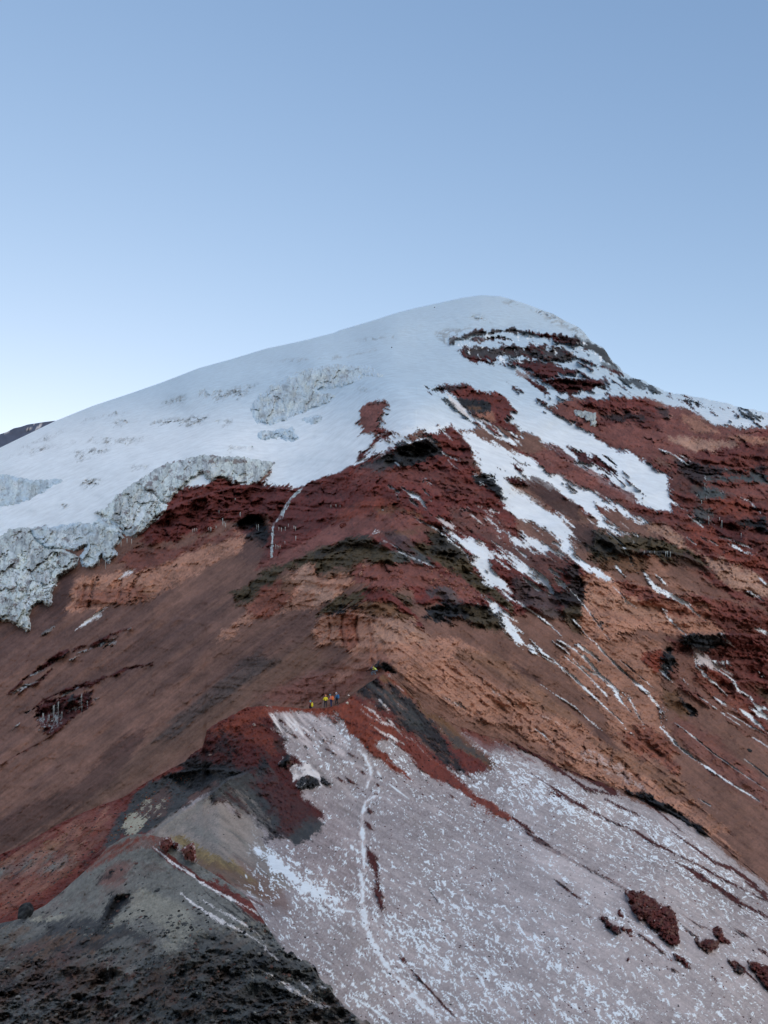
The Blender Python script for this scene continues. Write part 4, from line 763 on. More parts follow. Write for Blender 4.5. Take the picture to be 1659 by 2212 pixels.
p('black', 'J 960,1220 1230,1110 1260,1080 1320,1040 1370,1060 1450,1130 1659,1250 1659,1659 1200,1659 900,1450', 8, 6, 'i', .55)
p('black', 'K 0,760 130,760 200,830 340,850 395,870 400,950 460,970 460,990 380,990 460,1080 570,1120 590,1160 740,1240 740,1300 0,1300', 5, 5, 'i', .55)
ln('dsnow', 'J 1160,800 1240,870 1400,970 1659,1110 @4\nK 0,650 60,760 140,830 @3\nK 60,910 180,980 300,1060 480,1170 640,1280 @6\nK 270,950 330,1010 420,1100 560,1200 @5\nK 390,990 500,1040 @3\nK 350,1235 400,1244 @6\nJ 1300,850 1500,960 1659,1060 @2.5', nz='f', a=.9); p('pale', 'J 240,950 420,960 380,985 190,970', 4, 3, 'l', .5)
p('lpink', 'K 420,1000 520,1050 600,1140 740,1240 900,1500 640,1200', 4, 3, 'r', .8); p('pink', 'D 640,2050 690,2085 830,2230 900,2310 700,2110', 3, 2, 'r')
ln('dsnow', 'J 985,505 1100,600 1200,660 1300,740 1500,850 1659,930 @3.5', nz='f')
Fg.leak(np.where(u < 300, -38, 40), 20*np.clip(np.where(u < 300, fbma(*rot(u, v, -38, 34, 4), 671, 4, .7), fbma(*rot(u, v, 40, 34, 4), 673, 4, .7)), 0, 1.2)); Fg.leak(np.where(u < 300, -38, 40), 8*np.clip(fbm(u/5, v/4, 675, 4, .75), -.6, 1))
f = 1+.22*fbm(u/3, v/2.7, 621, 3, .8)+.16*fbm(u/30, v/22, 623, 4, .6)+.12*Fg.nz['l']; Fg.col *= np.clip(f, .35, 1.9)[:, None]
Fg.put(k_, sstep(.6, .9, fbm(u/9, v/6, 631, 4, .75))*.35, 'black'); Fg.put(k_, sstep(.85, 1.1, fbm(u/3.4, v/2.9, 635, 4, .8))*.5, 'pale')
dk = sstep(1960, 2120, v+.1*(u-300))
rk = sstep(.0, .5, fbma(*rot(u, v, -30, 70, 26), 661, 5, .62)+dk*.25-.1)
ff = facet((u+4*Fg.nz['f'])/26, (v+4*Fg.nz['f'])/17, 663); fg_ = facet(u/9, v/7, 665)
Fg.ld += (ridg(u/80, v/44, 641, 4)*-.045+ff[0]*.02*rk+fg_[0]*.007*rk)*(.2+.9*dk)+fbm(u/4.5, v/4, 645, 3, .7)*.0022*(.4+rk)
Fg.put(k_, (1-rk)*dk*.6*sstep(-.5, .3, Fg.nz['i']), 'bgrey'); Fg.put(k_, rk*dk*.4, 'black'); Fg.put(k_, sstep(.1, .7, fbma(*rot(u, v, -34, 60, 20), 667, 4, .6))*.35*dk, 'obrown')
f1, f2, cid = worley(u/15, v/11, 651); Fg.ld -= np.where(cid > .72, np.sqrt(np.clip(.12-f1*f1*1.2, 0, 1))*.045, 0)*(.2+dk)
f1, f2, cid = worley(u/6, v/5, 655); Fg.ld -= np.where(cid > .6, np.sqrt(np.clip(.12-f1*f1*1.2, 0, 1))*.02, 0)*(.3+dk)
mat_crest = terrain_mat('crest_ground', .2, 3., .4, .08)
crest = Fg.build('foreground_crest', [.3, .8, 1.6, 3, 5, 8, 14, 22], mat_crest, 1.0)
# far hill at the left, distance haze painted in as a blue colour
hill_crest = pts('D -400,1040 -100,958 0,938 15,933 30,925 45,922 60,917 80,914 100,911 118,909 200,920 400,1000')
hb = pts('D -400,1300 400,1300')
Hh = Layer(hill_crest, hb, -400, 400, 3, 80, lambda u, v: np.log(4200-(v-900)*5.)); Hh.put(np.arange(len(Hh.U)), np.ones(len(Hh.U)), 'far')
Hh.ld += ridg(Hh.U/40, Hh.V/20, 703, 4)*-.01; Hh.put(np.arange(len(Hh.U)), sstep(.5, .6, fbma(*rot(Hh.U, Hh.V, -28, 20, 4), 705, 3))*.7, 'dsnow')
far_hill = Hh.build('far_hill', [20, 80, 300, 900, 2500], mat_mountain, .5)
# plain far below, out to the horizon
bm_me = bpy.data.meshes.new('plain'); bm_me.from_pydata([(-40000, -40000, -420), (40000, -40000, -420), (40000, 40000, -420), (-40000, 40000, -420)], [], [(0, 1, 2, 3)])
pm = bpy.data.materials.new('plain_ground'); pm.use_nodes = True; n = pm.node_tree.nodes; no = n.new('ShaderNodeTexNoise'); no.inputs['Scale'].default_value = .002; no.inputs['Detail'].default_value = 8
cr_ = n.new('ShaderNodeValToRGB'); cr_.color_ramp.elements[0].color = (.10, .075, .055, 1); cr_.color_ramp.elements[1].color = (.2, .16, .12, 1); tc = n.new('ShaderNodeTexCoord')
pm.node_tree.links.new(tc.outputs['Object'], no.inputs[0]); pm.node_tree.links.new(no.outputs[0], cr_.inputs[0]); pm.node_tree.links.new(cr_.outputs[0], n['Principled BSDF'].inputs[0]); n['Principled BSDF'].inputs['Roughness'].default_value = 1
plain = bpy.data.objects.new('plain', bm_me); C.objects.link(plain); bm_me.materials.append(pm); plain['kind'] = 'structure'

# ================================================================== ice cliffs, outcrops, boulders, icicles
def ground(Ly):                                # depth of a finished layer at any sheet point
    c0 = Ly.U[0]; du = (Ly.U[Ly.nc-1]-Ly.U[0])/(Ly.nc-1); top = Ly.V[:Ly.nc]; bot = Ly.V[-Ly.nc:]; G = Ly.ld.reshape(Ly.nr, Ly.nc)
    def f(u, v):
        u = np.asarray(u, float); v = np.asarray(v, float)
        x = np.clip((u-c0)/du, 0, Ly.nc-1.001); i = x.astype(int); fx = x-i
        t = top[i]*(1-fx)+top[i+1]*fx; b_ = bot[i]*(1-fx)+bot[i+1]*fx
        y = np.clip((v-t)/(b_-t)*(Ly.nr-1), 0, Ly.nr-1.001); j = y.astype(int); fy = y-j
        return (G[j, i]*(1-fx)+G[j, i+1]*fx)*(1-fy)+(G[j+1, i]*(1-fx)+G[j+1, i+1]*fx)*fy
    return f
gM, gN, gF = ground(M), ground(N), ground(Fg)
def mesh_obj(name, P, faces, mat, parent=None, col=None, smooth=True):
    me = bpy.data.meshes.new(name); me.from_pydata([tuple(q) for q in P], [], faces); me.update()
    if smooth: me.polygons.foreach_set('use_smooth', [True]*len(me.polygons))
    if col is not None:
        ca = me.color_attributes.new('ground_colour', 'FLOAT_COLOR', 'POINT'); cc = np.ones((len(P), 4), np.float32); cc[:, :3] = col; ca.data.foreach_set('color', cc.ravel())
    me.materials.append(mat); o = bpy.data.objects.new(name, me); C.objects.link(o)
    if parent: o.parent = parent
    return o
def tag(o, label, cat, group=None):
    o['label'] = label; o['category'] = cat
    if group: o['group'] = group
    return o
def patch(name, ps, g, lift, du, colf, relf, mat, fe=5, wob=3, seed=0):
    P = pts(ps); lo = P.min(0)-6; hi = P.max(0)+6
    cu = np.arange(lo[0], hi[0]+du, du); cv = np.arange(lo[1], hi[1]+du, du); V, U = np.meshgrid(cv, cu, indexing='ij'); U = U.ravel(); V = V.ravel()
    d = sdf(U+wob*fbm(U/9, V/9, seed+1, 4, .65), V+wob*fbm(U/9, V/9, seed+2, 4, .65), P)
    e = sstep(-1, fe, d); ld = g(U, V)-lift*e+relf(U, V, d)*sstep(0, fe*.6, d)+.004*(1-sstep(-2.5, -.2, d))+.006*sstep(1.5, 4, -d)
    x, z = ray(U, V); Y = np.exp(ld); co = np.stack([x*Y, Y, z*Y], 1); nc = len(cu); nr = len(cv)
    idx = np.arange(nr*nc).reshape(nr, nc); q = np.stack([idx[1:, :-1], idx[1:, 1:], idx[:-1, 1:], idx[:-1, :-1]], -1).reshape(-1, 4)
    q = q[(d[q].max(1) > -1.5)]; used = np.unique(q); mp = np.full(nr*nc, -1); mp[used] = np.arange(len(used)); c_ = colf(U, V, d)
    back = co[used]*1.0; bd = back/np.linalg.norm(back, axis=1)[:, None]; back = back+bd*(lift*1.5*np.exp(ld[used]))[:, None]      # a buried back gives the piece its thickness
    n = len(used); f1 = mp[q]; edges = {}
    for a_ in f1.tolist():
        for i in range(4):
            ed = (a_[i], a_[(i+1) % 4]); edges[ed] = 1
    rim = [ed for ed in edges if (ed[1], ed[0]) not in edges]
    faces = f1.tolist()+[[b+n for b in a_[::-1]] for a_ in f1.tolist()]+[[b, a_, a_+n, b+n] for a_, b in rim]
    return mesh_obj(name, np.concatenate([co[used], back]), faces, mat, col=np.concatenate([c_[used], c_[used]]))
def mixc(a, b, m): return a*(1-m[:, None])+b*m[:, None]
def ice_fn(sx, sy, amp, dirt, seed, dirtz='pbrown', vert=.3, soft=0):
    def prep(U, V):
        wu = U+6*fbm(U/22, V/22, seed, 3)+2*fbm(U/5, V/5, seed+9, 2); wv = V+6*fbm(U/22, V/22, seed+3, 3)+2*fbm(U/5, V/5, seed+4, 2)
        lean = wu+.35*wv; return facet(lean/sx/1.5, wv/sy/1.8, seed), facet(lean/sx*1.3, wv/sy*.7, seed+7), facet(lean/sx*3, wv/sy*1.6, seed+15), wu, wv
    def rel(U, V, d):
        a, b, c, wu, wv = prep(U, V)
        return amp*(1.5*a[0]+.45*b[0]+.5*sstep(.06, 0, a[1])+vert*.55*ridg(wu/11, wv/44, seed+11, 2)+.5*sstep(.6, .9, ridg(wu/14, wv/20, seed+63, 2))+.08*fbm(U/3, V/3, seed+13, 3, .7))
    def colf(U, V, d):
        a, b, q, wu, wv = prep(U, V); c = np.tile(ALB['ice'], (len(U), 1))
        c = mixc(c, ALB['snow']*.8, sstep(.55, .95, b[2])*.45); c = mixc(c, ALB['snow']*.8, sstep(.2, .8, fbm(U/9, V/20, seed+19, 4, .6))*.6); c = mixc(c, ALB['gice'], sstep(.0, .7, fbm(U/10, V/22, seed+21, 4, .65))*.8)
        c = c*(.8+.4*a[2])[:, None]; c = mixc(c, ALB['dice'], sstep(.05, 0, a[1])*.5*sstep(-.2, .5, fbm(U/14, V/14, seed+61, 3))); c = mixc(c, ALB['dice'], sstep(.72, .9, ridg(wu/11, wv/17, seed+63, 3))*.7)  # shadowed grey and shaded cracks painted into the ice colour
        c = mixc(c, ALB[dirtz], sstep(.75-dirt, 1.15-dirt, fbm(U/16, V/12, seed+31, 5, .7)+.3*fbma(wu/3, wv/20, seed+33, 3))*.75)
        c = mixc(c, ALB['dice'], sstep(.4, .8, fbma(wu/3.2, wv/28, seed+41, 4, .65))*.6)
        if soft: c = mixc(c, ALB['dim_snow'], np.clip(soft+.5*sstep(16, 0, d)+.5*fbm(U/18, V/12, seed+71, 4), 0, 1)*(1-.75*sstep(.2, .7, fbma(wu/3.4, wv/24, seed+73, 4, .65))))
        return c*(1+.12*fbm(U/2.6, V/2.6, seed+51, 2))[:, None]
    return colf, rel
mat_ice = terrain_mat('glacier_ice', .08, .15, .2, .6, rough=.6)
for nm, lab, ps, lift, sx, sy, amp, dirt, seed, g_ in (
    ('ice_cliff', 'arching grey ice cliff curving over the red rock, below the wide snowfield', 'A 880,640 960,590 1000,550 1080,515 1200,490 1290,462 1400,470 1540,470 1659,490 1740,500 1770,520 1720,590 1659,640 1600,655 1530,650 1480,620 1430,600 1380,625 1330,610 1320,580 1270,600 1200,640 1180,680 1120,720 1110,750 1080,780 1050,760 980,700 930,690', .022, 13, 30, .007, .42, 1001, None),
    ('ice_cliff', 'tall pale green ice tower with pointed blocks at the right end of the icefall', 'A 880,640 930,690 980,700 1050,760 1085,790 1060,850 990,890 940,950 910,970 880,990 830,985 790,940 750,900 700,870 640,850 610,840 700,790 760,720 820,670', .026, 15, 24, .012, .22, 1011, None),
    ('ice_cliff', 'smooth blue green ice wall with two dark clefts in the middle of the icefall', 'A 190,935 290,915 320,940 440,905 480,900 600,905 640,870 700,880 800,960 800,1000 740,1060 760,1100 700,1160 660,1110 640,1150 600,1190 530,1180 520,1110 560,1050 500,1080 300,1060 220,1000', .028, 20, 26, .010, .26, 1021, None),
    ('ice_cliff', 'broken icefall of jumbled blue white blocks at the left edge of the photo', 'A -240,960 0,990 60,950 110,935 190,935 220,1000 300,1060 420,1075 500,1120 500,1170 460,1210 380,1244 370,1304 330,1354 340,1414 320,1444 270,1414 210,1444 190,1504 200,1594 170,1604 60,1544 0,1534 -240,1534', .034, 16, 18, .014, .28, 1031, None),
    ('ice_cliff', 'high grey white band of seracs in the middle of the snow dome', 'B 60,880 120,830 180,790 300,735 400,712 520,700 620,705 740,715 780,740 820,770 800,785 740,775 690,790 640,820 570,835 560,850 480,865 400,870 430,890 520,900 480,950 400,980 330,1000 300,1010 220,1050 100,1090 60,1085 0,1080 -40,1000 0,930 20,890', .012, 10, 20, .006, .12, 1041, None),
    ('ice_cliff', 'curved pale ice step on the snow at the far left edge', 'A -240,600 0,590 70,590 120,610 250,625 400,622 410,630 330,660 280,700 200,740 100,775 0,800 -240,830', .012, 12, 30, .005, .18, 1051, None),
    ('ice_cliff', 'small dirty ice knob on the snow below the high serac band', 'B 5,1150 60,1130 150,1125 240,1110 250,1140 270,1180 240,1205 150,1180 60,1190 10,1180', .010, 9, 8, .006, .40, 1061, None),
    ('ice_cliff', 'tiny round ice hump just under the lower end of the high seracs', 'B 290,1060 380,1025 430,1040 430,1070 370,1090 320,1080', .008, 8, 8, .005, .2, 1071, None)):
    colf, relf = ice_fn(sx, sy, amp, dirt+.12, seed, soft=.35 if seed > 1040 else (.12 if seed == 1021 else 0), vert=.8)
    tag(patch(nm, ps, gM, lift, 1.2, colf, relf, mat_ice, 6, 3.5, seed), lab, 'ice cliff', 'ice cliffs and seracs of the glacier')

colf, relf = ice_fn(4, 30, .003, .25, 1081, vert=1.2)
tag(patch('ice_curtain', 'C 405,1000 430,1000 470,1008 540,1015 545,1060 540,1105 515,1100 500,1070 480,1075 470,1040 430,1045 415,1035', gM, .010, 1, (lambda U, V, d: colf(U, V, d)*.8), relf, mat_ice, 2, 3, 1081), 'pale green curtain of hanging ice under the red ledge, right of the summit slope', 'ice curtain')
tag(patch('frozen_waterfall', 'Q 310,245 250,290 208,345 168,405 142,452 112,492 103,560 96,640 94,705 103,705 109,640 112,560 118,500 148,462 168,455 190,400 225,345 290,280', gM, .004, .9, (lambda U, V, d: mixc(colf(U, V, d)*.8, ALB['red'], sstep(.1, .6, fbm(U/7, V/9, 87, 4))*.8)), relf, mat_ice, 1.5, 2.5, 1085), 'thin frozen waterfall running down the red cliff beside the cave', 'frozen waterfall')
def icicle(u0, v0, v1, w_, lab, grp, g=gM):
    Y = math.exp(float(g(u0, (v0+v1)/2)))*.993; n = 8; r = w_*Y/F/2; top = np.array(at(u0, v0, Y)); bot = np.array(at(u0+random.uniform(-.4, .4), v1, Y)); P = []; fs = []
    K = 6
    for i in range(K):
        t = i/(K-1); c_ = top*(1-t)+bot*t; rr = r*(1-t*.93)*(1+.25*math.sin(i*2.3+u0))
        for k in range(n): a_ = 2*math.pi*k/n; P.append(c_+np.array([math.cos(a_)*rr, math.sin(a_)*rr, 0]))
    for i in range(K-1):
        for k in range(n): fs.append((i*n+k, i*n+(k+1) % n, (i+1)*n+(k+1) % n, (i+1)*n+k))
    fs.append(tuple(range(n))[::-1]); fs.append(tuple((K-1)*n+k for k in range(n)))
    c0 = np.array(P).mean(0)
    o = mesh_obj('icicle', np.array(P)-c0, fs, mat_ice, col=np.tile((ALB['gice']*.8 if 'columns' in grp else ALB['ice']*.85), (len(P), 1))); o.location = c0; tag(o, lab, 'icicle', grp)
for lab, grp, sp in (
    ('slender white icicle on the red cliff between the frozen waterfall and the pale scree', 'slender white icicles just right of the frozen waterfall', 'Q 148,512,548 165,516,556 190,512,552 210,492,520 127,622,682 137,630,676 148,634,668 158,632,655 187,605,628 246,505,535 257,510,545 258,570,618'),
    ('small icicle under the little dark ledge high on the red cliff', 'small icicles under the little dark ledge high on the cliff', 'Q 486,368,398 518,366,392 545,370,388'),
    ('icicle hanging in the mouth of the dark cave', 'icicles hanging across the dark cave mouth', 'Q 4,498,545 16,495,572 -105,420,450 -20,430,470 22,425,450'),
    ('thin icicle hanging from the red overhang left of the cave', 'thin icicles on the red overhang left of the cave', 'A 1420,820,848 1443,870,945 1452,890,940 1462,900,945 1250,940,968 1262,935,960 1275,935,958 1350,930,958 1362,925,965 1368,930,955 1400,920,940 1524,740,755 1558,830,872 1625,835,905'),
    ('icicle dripping from the foot of the tall pale green ice tower', 'icicles dripping under the pale ice tower', 'W 1270,335,432 1250,370,410 1185,400,470 1130,430,500 1228,410,470 985,610,730 915,560,740 925,600,700'),
    ('white icicle in the red gully at the right side of the mountain', 'white icicles in the red gully at the right', 'E 1217,472,512 1360,468,570 1354,460,520 1345,450,475 1275,440,505 1250,232,275 1228,340,375 1200,300,320 1262,310,340 1485,550,600'),
    ('short icicle under the dark olive shelf on the right', 'short icicles under the dark olive shelf', 'E 857,665,690 893,668,688 925,668,690 995,670,708 1008,668,712 1027,672,728 1003,670,690'),
    ('grey column of ice in the undercut red ledge of the left scree', 'grey ice columns in the undercut ledge of the scree', 'G 280,890,1000 318,900,975 346,840,1010 352,835,960 378,815,975 402,880,955 530,765,895 566,810,860')):
    t_ = sp.split(); ox, oy, k__ = CR[t_[0]]
    for q_ in t_[1:]:
        a_, b_, c_ = map(float, q_.split(',')); icicle(ox+a_/k__, oy+b_/k__, oy+c_/k__, random.uniform(1.0, 1.9) if 'columns' not in grp else random.uniform(1.6, 4.), lab, grp)
ORD = 'leftmost,second,third,fourth,fifth,sixth,seventh,eighth,ninth,tenth,eleventh,twelfth,thirteenth,fourteenth'.split(',')
for grp in sorted({o.get('group') for o in C.objects if o.name.startswith('icicle')}):
    row = sorted((o for o in C.objects if o.name.startswith('icicle') and o.get('group') == grp), key=lambda o: o.location.x/o.location.y)
    for i, o in enumerate(row): w0 = 'rightmost' if i == len(row)-1 else (ORD[i] if i == 0 else ORD[i]+' from left'); o['label'] = w0+' of the '+grp
# outcrops standing out of the dusted slope
mat_rock = terrain_mat('outcrop_rock', .3, 2.5, .5, .12)
def rock_fn(z1, z2, seed, amp, sc=1.):
    def colf(U, V, d):
        c = mixc(np.tile(ALB[z1], (len(U), 1)), ALB[z2], sstep(-.2, .8, fbm(U/9/sc, V/9/sc, seed, 4, .65))); c = mixc(c, ALB['black'], sstep(.5, .8, ridg(U/7/sc, V/8/sc, seed+3, 3))*.5)
        c = mixc(c, ALB['dsnow'], sstep(.95, 1.1, fbm(U/7/sc, V/7/sc, seed+6, 4, .6))*.7); c = mixc(c, ALB['brown'], sstep(.1, .8, fbm(U/13/sc, V/9/sc, seed+16, 4, .65))*.5); c = mixc(c, ALB['lpink'], sstep(3.5, 0, d)*sstep(.0, .5, fbm(U/6, V/6, seed+18, 3))*.8); return c*(1+.2*fbm(U/2.4, V/2.4, seed+8, 2))[:, None]
    def rel(U, V, d):
        a = worley(U/11/sc, V/13/sc, seed+9); return amp*(-(a[2]-.5)-np.clip(d, 0, 14)/14*1.2+.7*a[0]+.6*ridg(U/12/sc, V/12/sc, seed+12, 4)+.25*fbm(U/3, V/3, seed+15, 2))
    return colf, rel
OUT = [('large red rock outcrop with a snowy notch in the dusted slope, right of centre', 'L 735,375 800,385 850,380 870,410 940,440 960,470 1020,480 1050,520 1075,580 1080,640 1092,700 1080,738 1040,735 980,690 930,640 880,600 850,560 820,570 800,540 770,490 755,440', 'dred', 'red', .03),
 ('dark slanting outcrop left of the large red one', 'L 572,540 610,560 650,590 690,620 697,665 680,668 640,640 600,600 568,570', 'dred', 'black', .022),
 ('small red sliver of rock between the slanting outcrop and the large red one', 'L 698,608 730,608 772,640 778,680 750,668 712,632', 'dred', 'red', .014),
 ('squat brown outcrop with a flat top near the right edge', 'L 1188,688 1220,700 1310,690 1342,710 1337,760 1300,770 1270,792 1230,760 1200,730', 'dred', 'pbrown', .024),
 ('pointed red outcrop standing above the squat brown one', 'L 1308,618 1340,618 1370,660 1412,700 1418,722 1350,717 1318,680 1298,650', 'dred', 'red', .024),
 ('big dark red outcrop cut by the right edge of the photo', 'L 1526,836 1560,832 1600,842 1659,868 1740,900 1740,1050 1650,1028 1610,970 1580,910 1540,880', 'dred', 'red', .028),
 ('long narrow red rock lying below the large outcrop', 'L 1050,783 1100,818 1152,850 1158,893 1120,872 1066,832', 'dred', 'red', .016),
 ('small round red rock just left of the large outcrop', 'L 678,506 712,508 722,547 690,549', 'dred', 'red', .012),
 ('lone small red rock below the outcrops', 'L 728,808 757,808 758,832 734,832', 'dred', 'red', .01),
 ('dark rock with the low snowy edge left of the big right hand outcrop', 'L 1395,820 1440,840 1500,885 1505,925 1490,935 1440,890 1400,850', 'dred', 'black', .016),
 ('broad black rock under the red summit of the near ridge, snow beside it', 'H 258,932 300,890 340,875 400,900 417,942 380,957 320,967 268,962', 'black', 'dgrey', .018),
 ('smaller black rock to the right of the broad black one', 'H 413,878 450,888 487,915 492,942 440,942 412,912', 'black', 'dgrey', .012),
 ('dark knobbly rock at the edge of the red head of the near ridge', 'H 140,800 190,735 250,765 245,800 200,835 150,830', 'black', 'dred', .014)]
for i, (lab, ps, z1, z2, lift) in enumerate(OUT):
    colf, relf = rock_fn(z1, z2, 1200+i*20, .02)
    tag(patch('rock_outcrop', ps, gN, lift, 1.1, colf, relf, mat_rock, 3, 4, 1200+i*20), lab, 'rock', 'bare outcrops on the dusted slope')
OUT2 = [('red boulder with a sloping top, left one beside the snow patch on the knoll', 'J 1035,482 1070,458 1100,452 1117,500 1080,545 1040,522', 'red', 'rpink', .03),
 ('tall pointed red boulder, right one beside the snow patch on the knoll', 'J 1172,535 1200,515 1248,488 1258,510 1268,600 1258,614 1200,592', 'red', 'rpink', .035),
 ('small dark red boulder between the two red ones on the knoll', 'J 1118,498 1135,486 1152,492 1150,525 1120,520', 'dred', 'red', .02)]
for i, (lab, ps, z1, z2, lift) in enumerate(OUT2):
    colf, relf = rock_fn(z1, z2, 1600+i*20, .012); gg = (lambda U, V: np.minimum(gF(U, V), gN(U, V))); tag(patch('boulder', ps, gg, lift, .8, colf, relf, mat_rock, 3, 1, 1600+i*20), lab, 'boulder')
def boulder(u0, v0, w_, h_, g, z1, z2, lab, grp=None, seed=0, name='boulder'):
    Y = math.exp(float(g(u0, v0+h_*.35))); c_ = np.array(at(u0, v0+h_*.1, Y)); rx = w_*Y/F/2; rz = h_*Y/F/2; bm = __import__('bmesh').new()
    __import__('bmesh').ops.create_icosphere(bm, subdivisions=4, radius=1); rs = np.random.RandomState(seed+5); pl = rs.normal(size=(14, 3)); pl /= np.linalg.norm(pl, axis=1)[:, None]; off = rs.uniform(.62, .95, 14)
    P = []
    for v in bm.verts:
        p_ = np.array(v.co)
        for n_, o_ in zip(pl, off):
            k = p_@n_
            if k > o_: p_ = p_-n_*(k-o_)*.9
        v.co = p_; P.append(p_)
    P = np.array(P); P *= (1+.05*fbm(P[:, 0]*3+seed, P[:, 1]*3+P[:, 2]*2, seed, 4))[:, None]; fs = [[v.index for v in f_.verts] for f_ in bm.faces]; bm.free()
    cc = mixc(np.tile(ALB[z1], (len(P), 1)), ALB[z2], sstep(-.3, .7, fbm(P[:, 0]*3, P[:, 1]*3+P[:, 2]*4, seed+3, 4)))
    o = mesh_obj(name, P*np.array([rx, rx*.9, rz]), fs, mat_rock, col=cc, smooth=False); o.location = c_; o.rotation_euler = (rs.uniform(-.2, .2), rs.uniform(-.3, .3), rs.uniform(0, 3)) if w_/h_ < 1.4 else (0, rs.uniform(-.15, .15), 0)
    return tag(o, lab, 'boulder', grp)
boulder(56, 1966, 34, 36, gF, 'black', 'dgrey', 'big round black boulder on the crest at the left edge', seed=3)
rs_ = np.random.RandomState(12)
for i, q_ in enumerate('1110,820,16 1140,800,18 1175,790,20 1215,775,16 1235,800,22 1200,830,26 1160,850,22 1130,870,28 1180,880,24 1230,850,26 1265,830,22 1290,860,24 1260,880,20 1300,890,28 1330,880,20 1340,910,24 1310,920,22 1370,915,22 1360,945,20 1395,935,18 1410,960,20 1440,965,18 1475,968,20 1100,790,14 1155,905,18 1280,910,20 1385,970,16 900,745,14 1190,860,16 1245,895,16'.split()):
    a_, b_, w_ = map(float, q_.split(',')); boulder(553+a_/3, 967.7+b_/3, w_/2.6, w_/2.9, gM, 'rpink', 'tan', 'pinkish boulder in the jumbled rock pile beneath the dark rock bed', 'boulders in the rock pile on the spur', seed=40+i)
pile = sorted((o for o in C.objects if o.get('group') == 'boulders in the rock pile on the spur'), key=lambda o: o.location.x/o.location.y)
for i, o in enumerate(pile):
    o['label'] = 'pinkish boulder in the rock pile on the spur, '+('leftmost' if i == 0 else 'rightmost' if i == len(pile)-1 else (ORD[i]+' from the left' if i < 14 else (ORD[len(pile)-1-i]+' from the right' if len(pile)-1-i < 14 else ('just left of its middle' if i == 14 else 'just right of its middle'))))
for a_, b_, w_, h_, z1, z2, lab in ((695, 768, 40, 34, 'rpink', 'tan', 'round pink boulder alone on top of the pale rock beds'), (937, 798, 44, 40, 'rpink', 'red', 'single reddish boulder with a snow patch at its foot, left of the rock pile'), (564, 498, 50, 46, 'dred', 'rpink', 'cracked dark red boulder under the red cliff'), (820, 402, 18, 14, 'gice', 'grey', 'small grey stone on the orange band of the red cliff'),
        (680, 818, 30, 50, 'rpink', 'ltan', 'upright pink rock at the left end of the scattered stones'), (720, 835, 26, 30, 'rpink', 'tan', 'knobbly rock beside the upright pink rock')):
    boulder(553+a_/3, 967.7+b_/3, w_/3, h_/3, gM, z1, z2, lab, seed=int(a_))
for (u0, v0, w_, h_, g, z1, z2, lab, seed) in ((553+852/3, 553+1026/3, 11, 5, gM, 'black', 'dgrey', 'dark rock lying alone in the snow beside the narrow red island', 61), (553+880/3, 553+592/3, 3.2, 3, gM, 'black', 'black', 'tiny black rock on the open snow under the summit', 62),
        (553+1157/3, 553+332/3, 3, 2.4, gM, 'black', 'black', 'tiny black rock on the snow close to the skyline', 63), (1106+1538/3, 1382.5+714/3, 12, 9, gM, 'black', 'dgrey', 'dark boulder on the brown scree near the right edge', 64),
        (553+592/3, 1382.5+407/3, 7, 6, gN, 'pale', 'dsnow', 'round whitish stone on the red ground right of the hikers', 65), (553+601/3, 1382.5+358/3, 5, 3, gN, 'dsnow', 'pale', 'small white slab on the crest above the round whitish stone', 66),
        (384+711/4.32, 1481.2+362/4.32, 8, 7, gN, 'grey', 'rpink', 'grey stone high on the red head of the near ridge', 67), (384+305/4.32, 1481.2+645/4.32, 8, 5, gN, 'grey', 'rpink', 'flat grey stone lower on the red head of the near ridge', 68),
        (384+832/4.32, 1481.2+190/4.32, 6, 4, gN, 'grey', 'pale', 'small grey stone on the crest left of the hikers', 69), (J_ := 1583/3, 1659+1065/3, 9, 10, gF, 'black', 'black', 'small black rock on the snowy stripe of the foreground crest', 70)):
    boulder(u0, v0, w_, h_, g, z1, z2, lab, seed=seed)
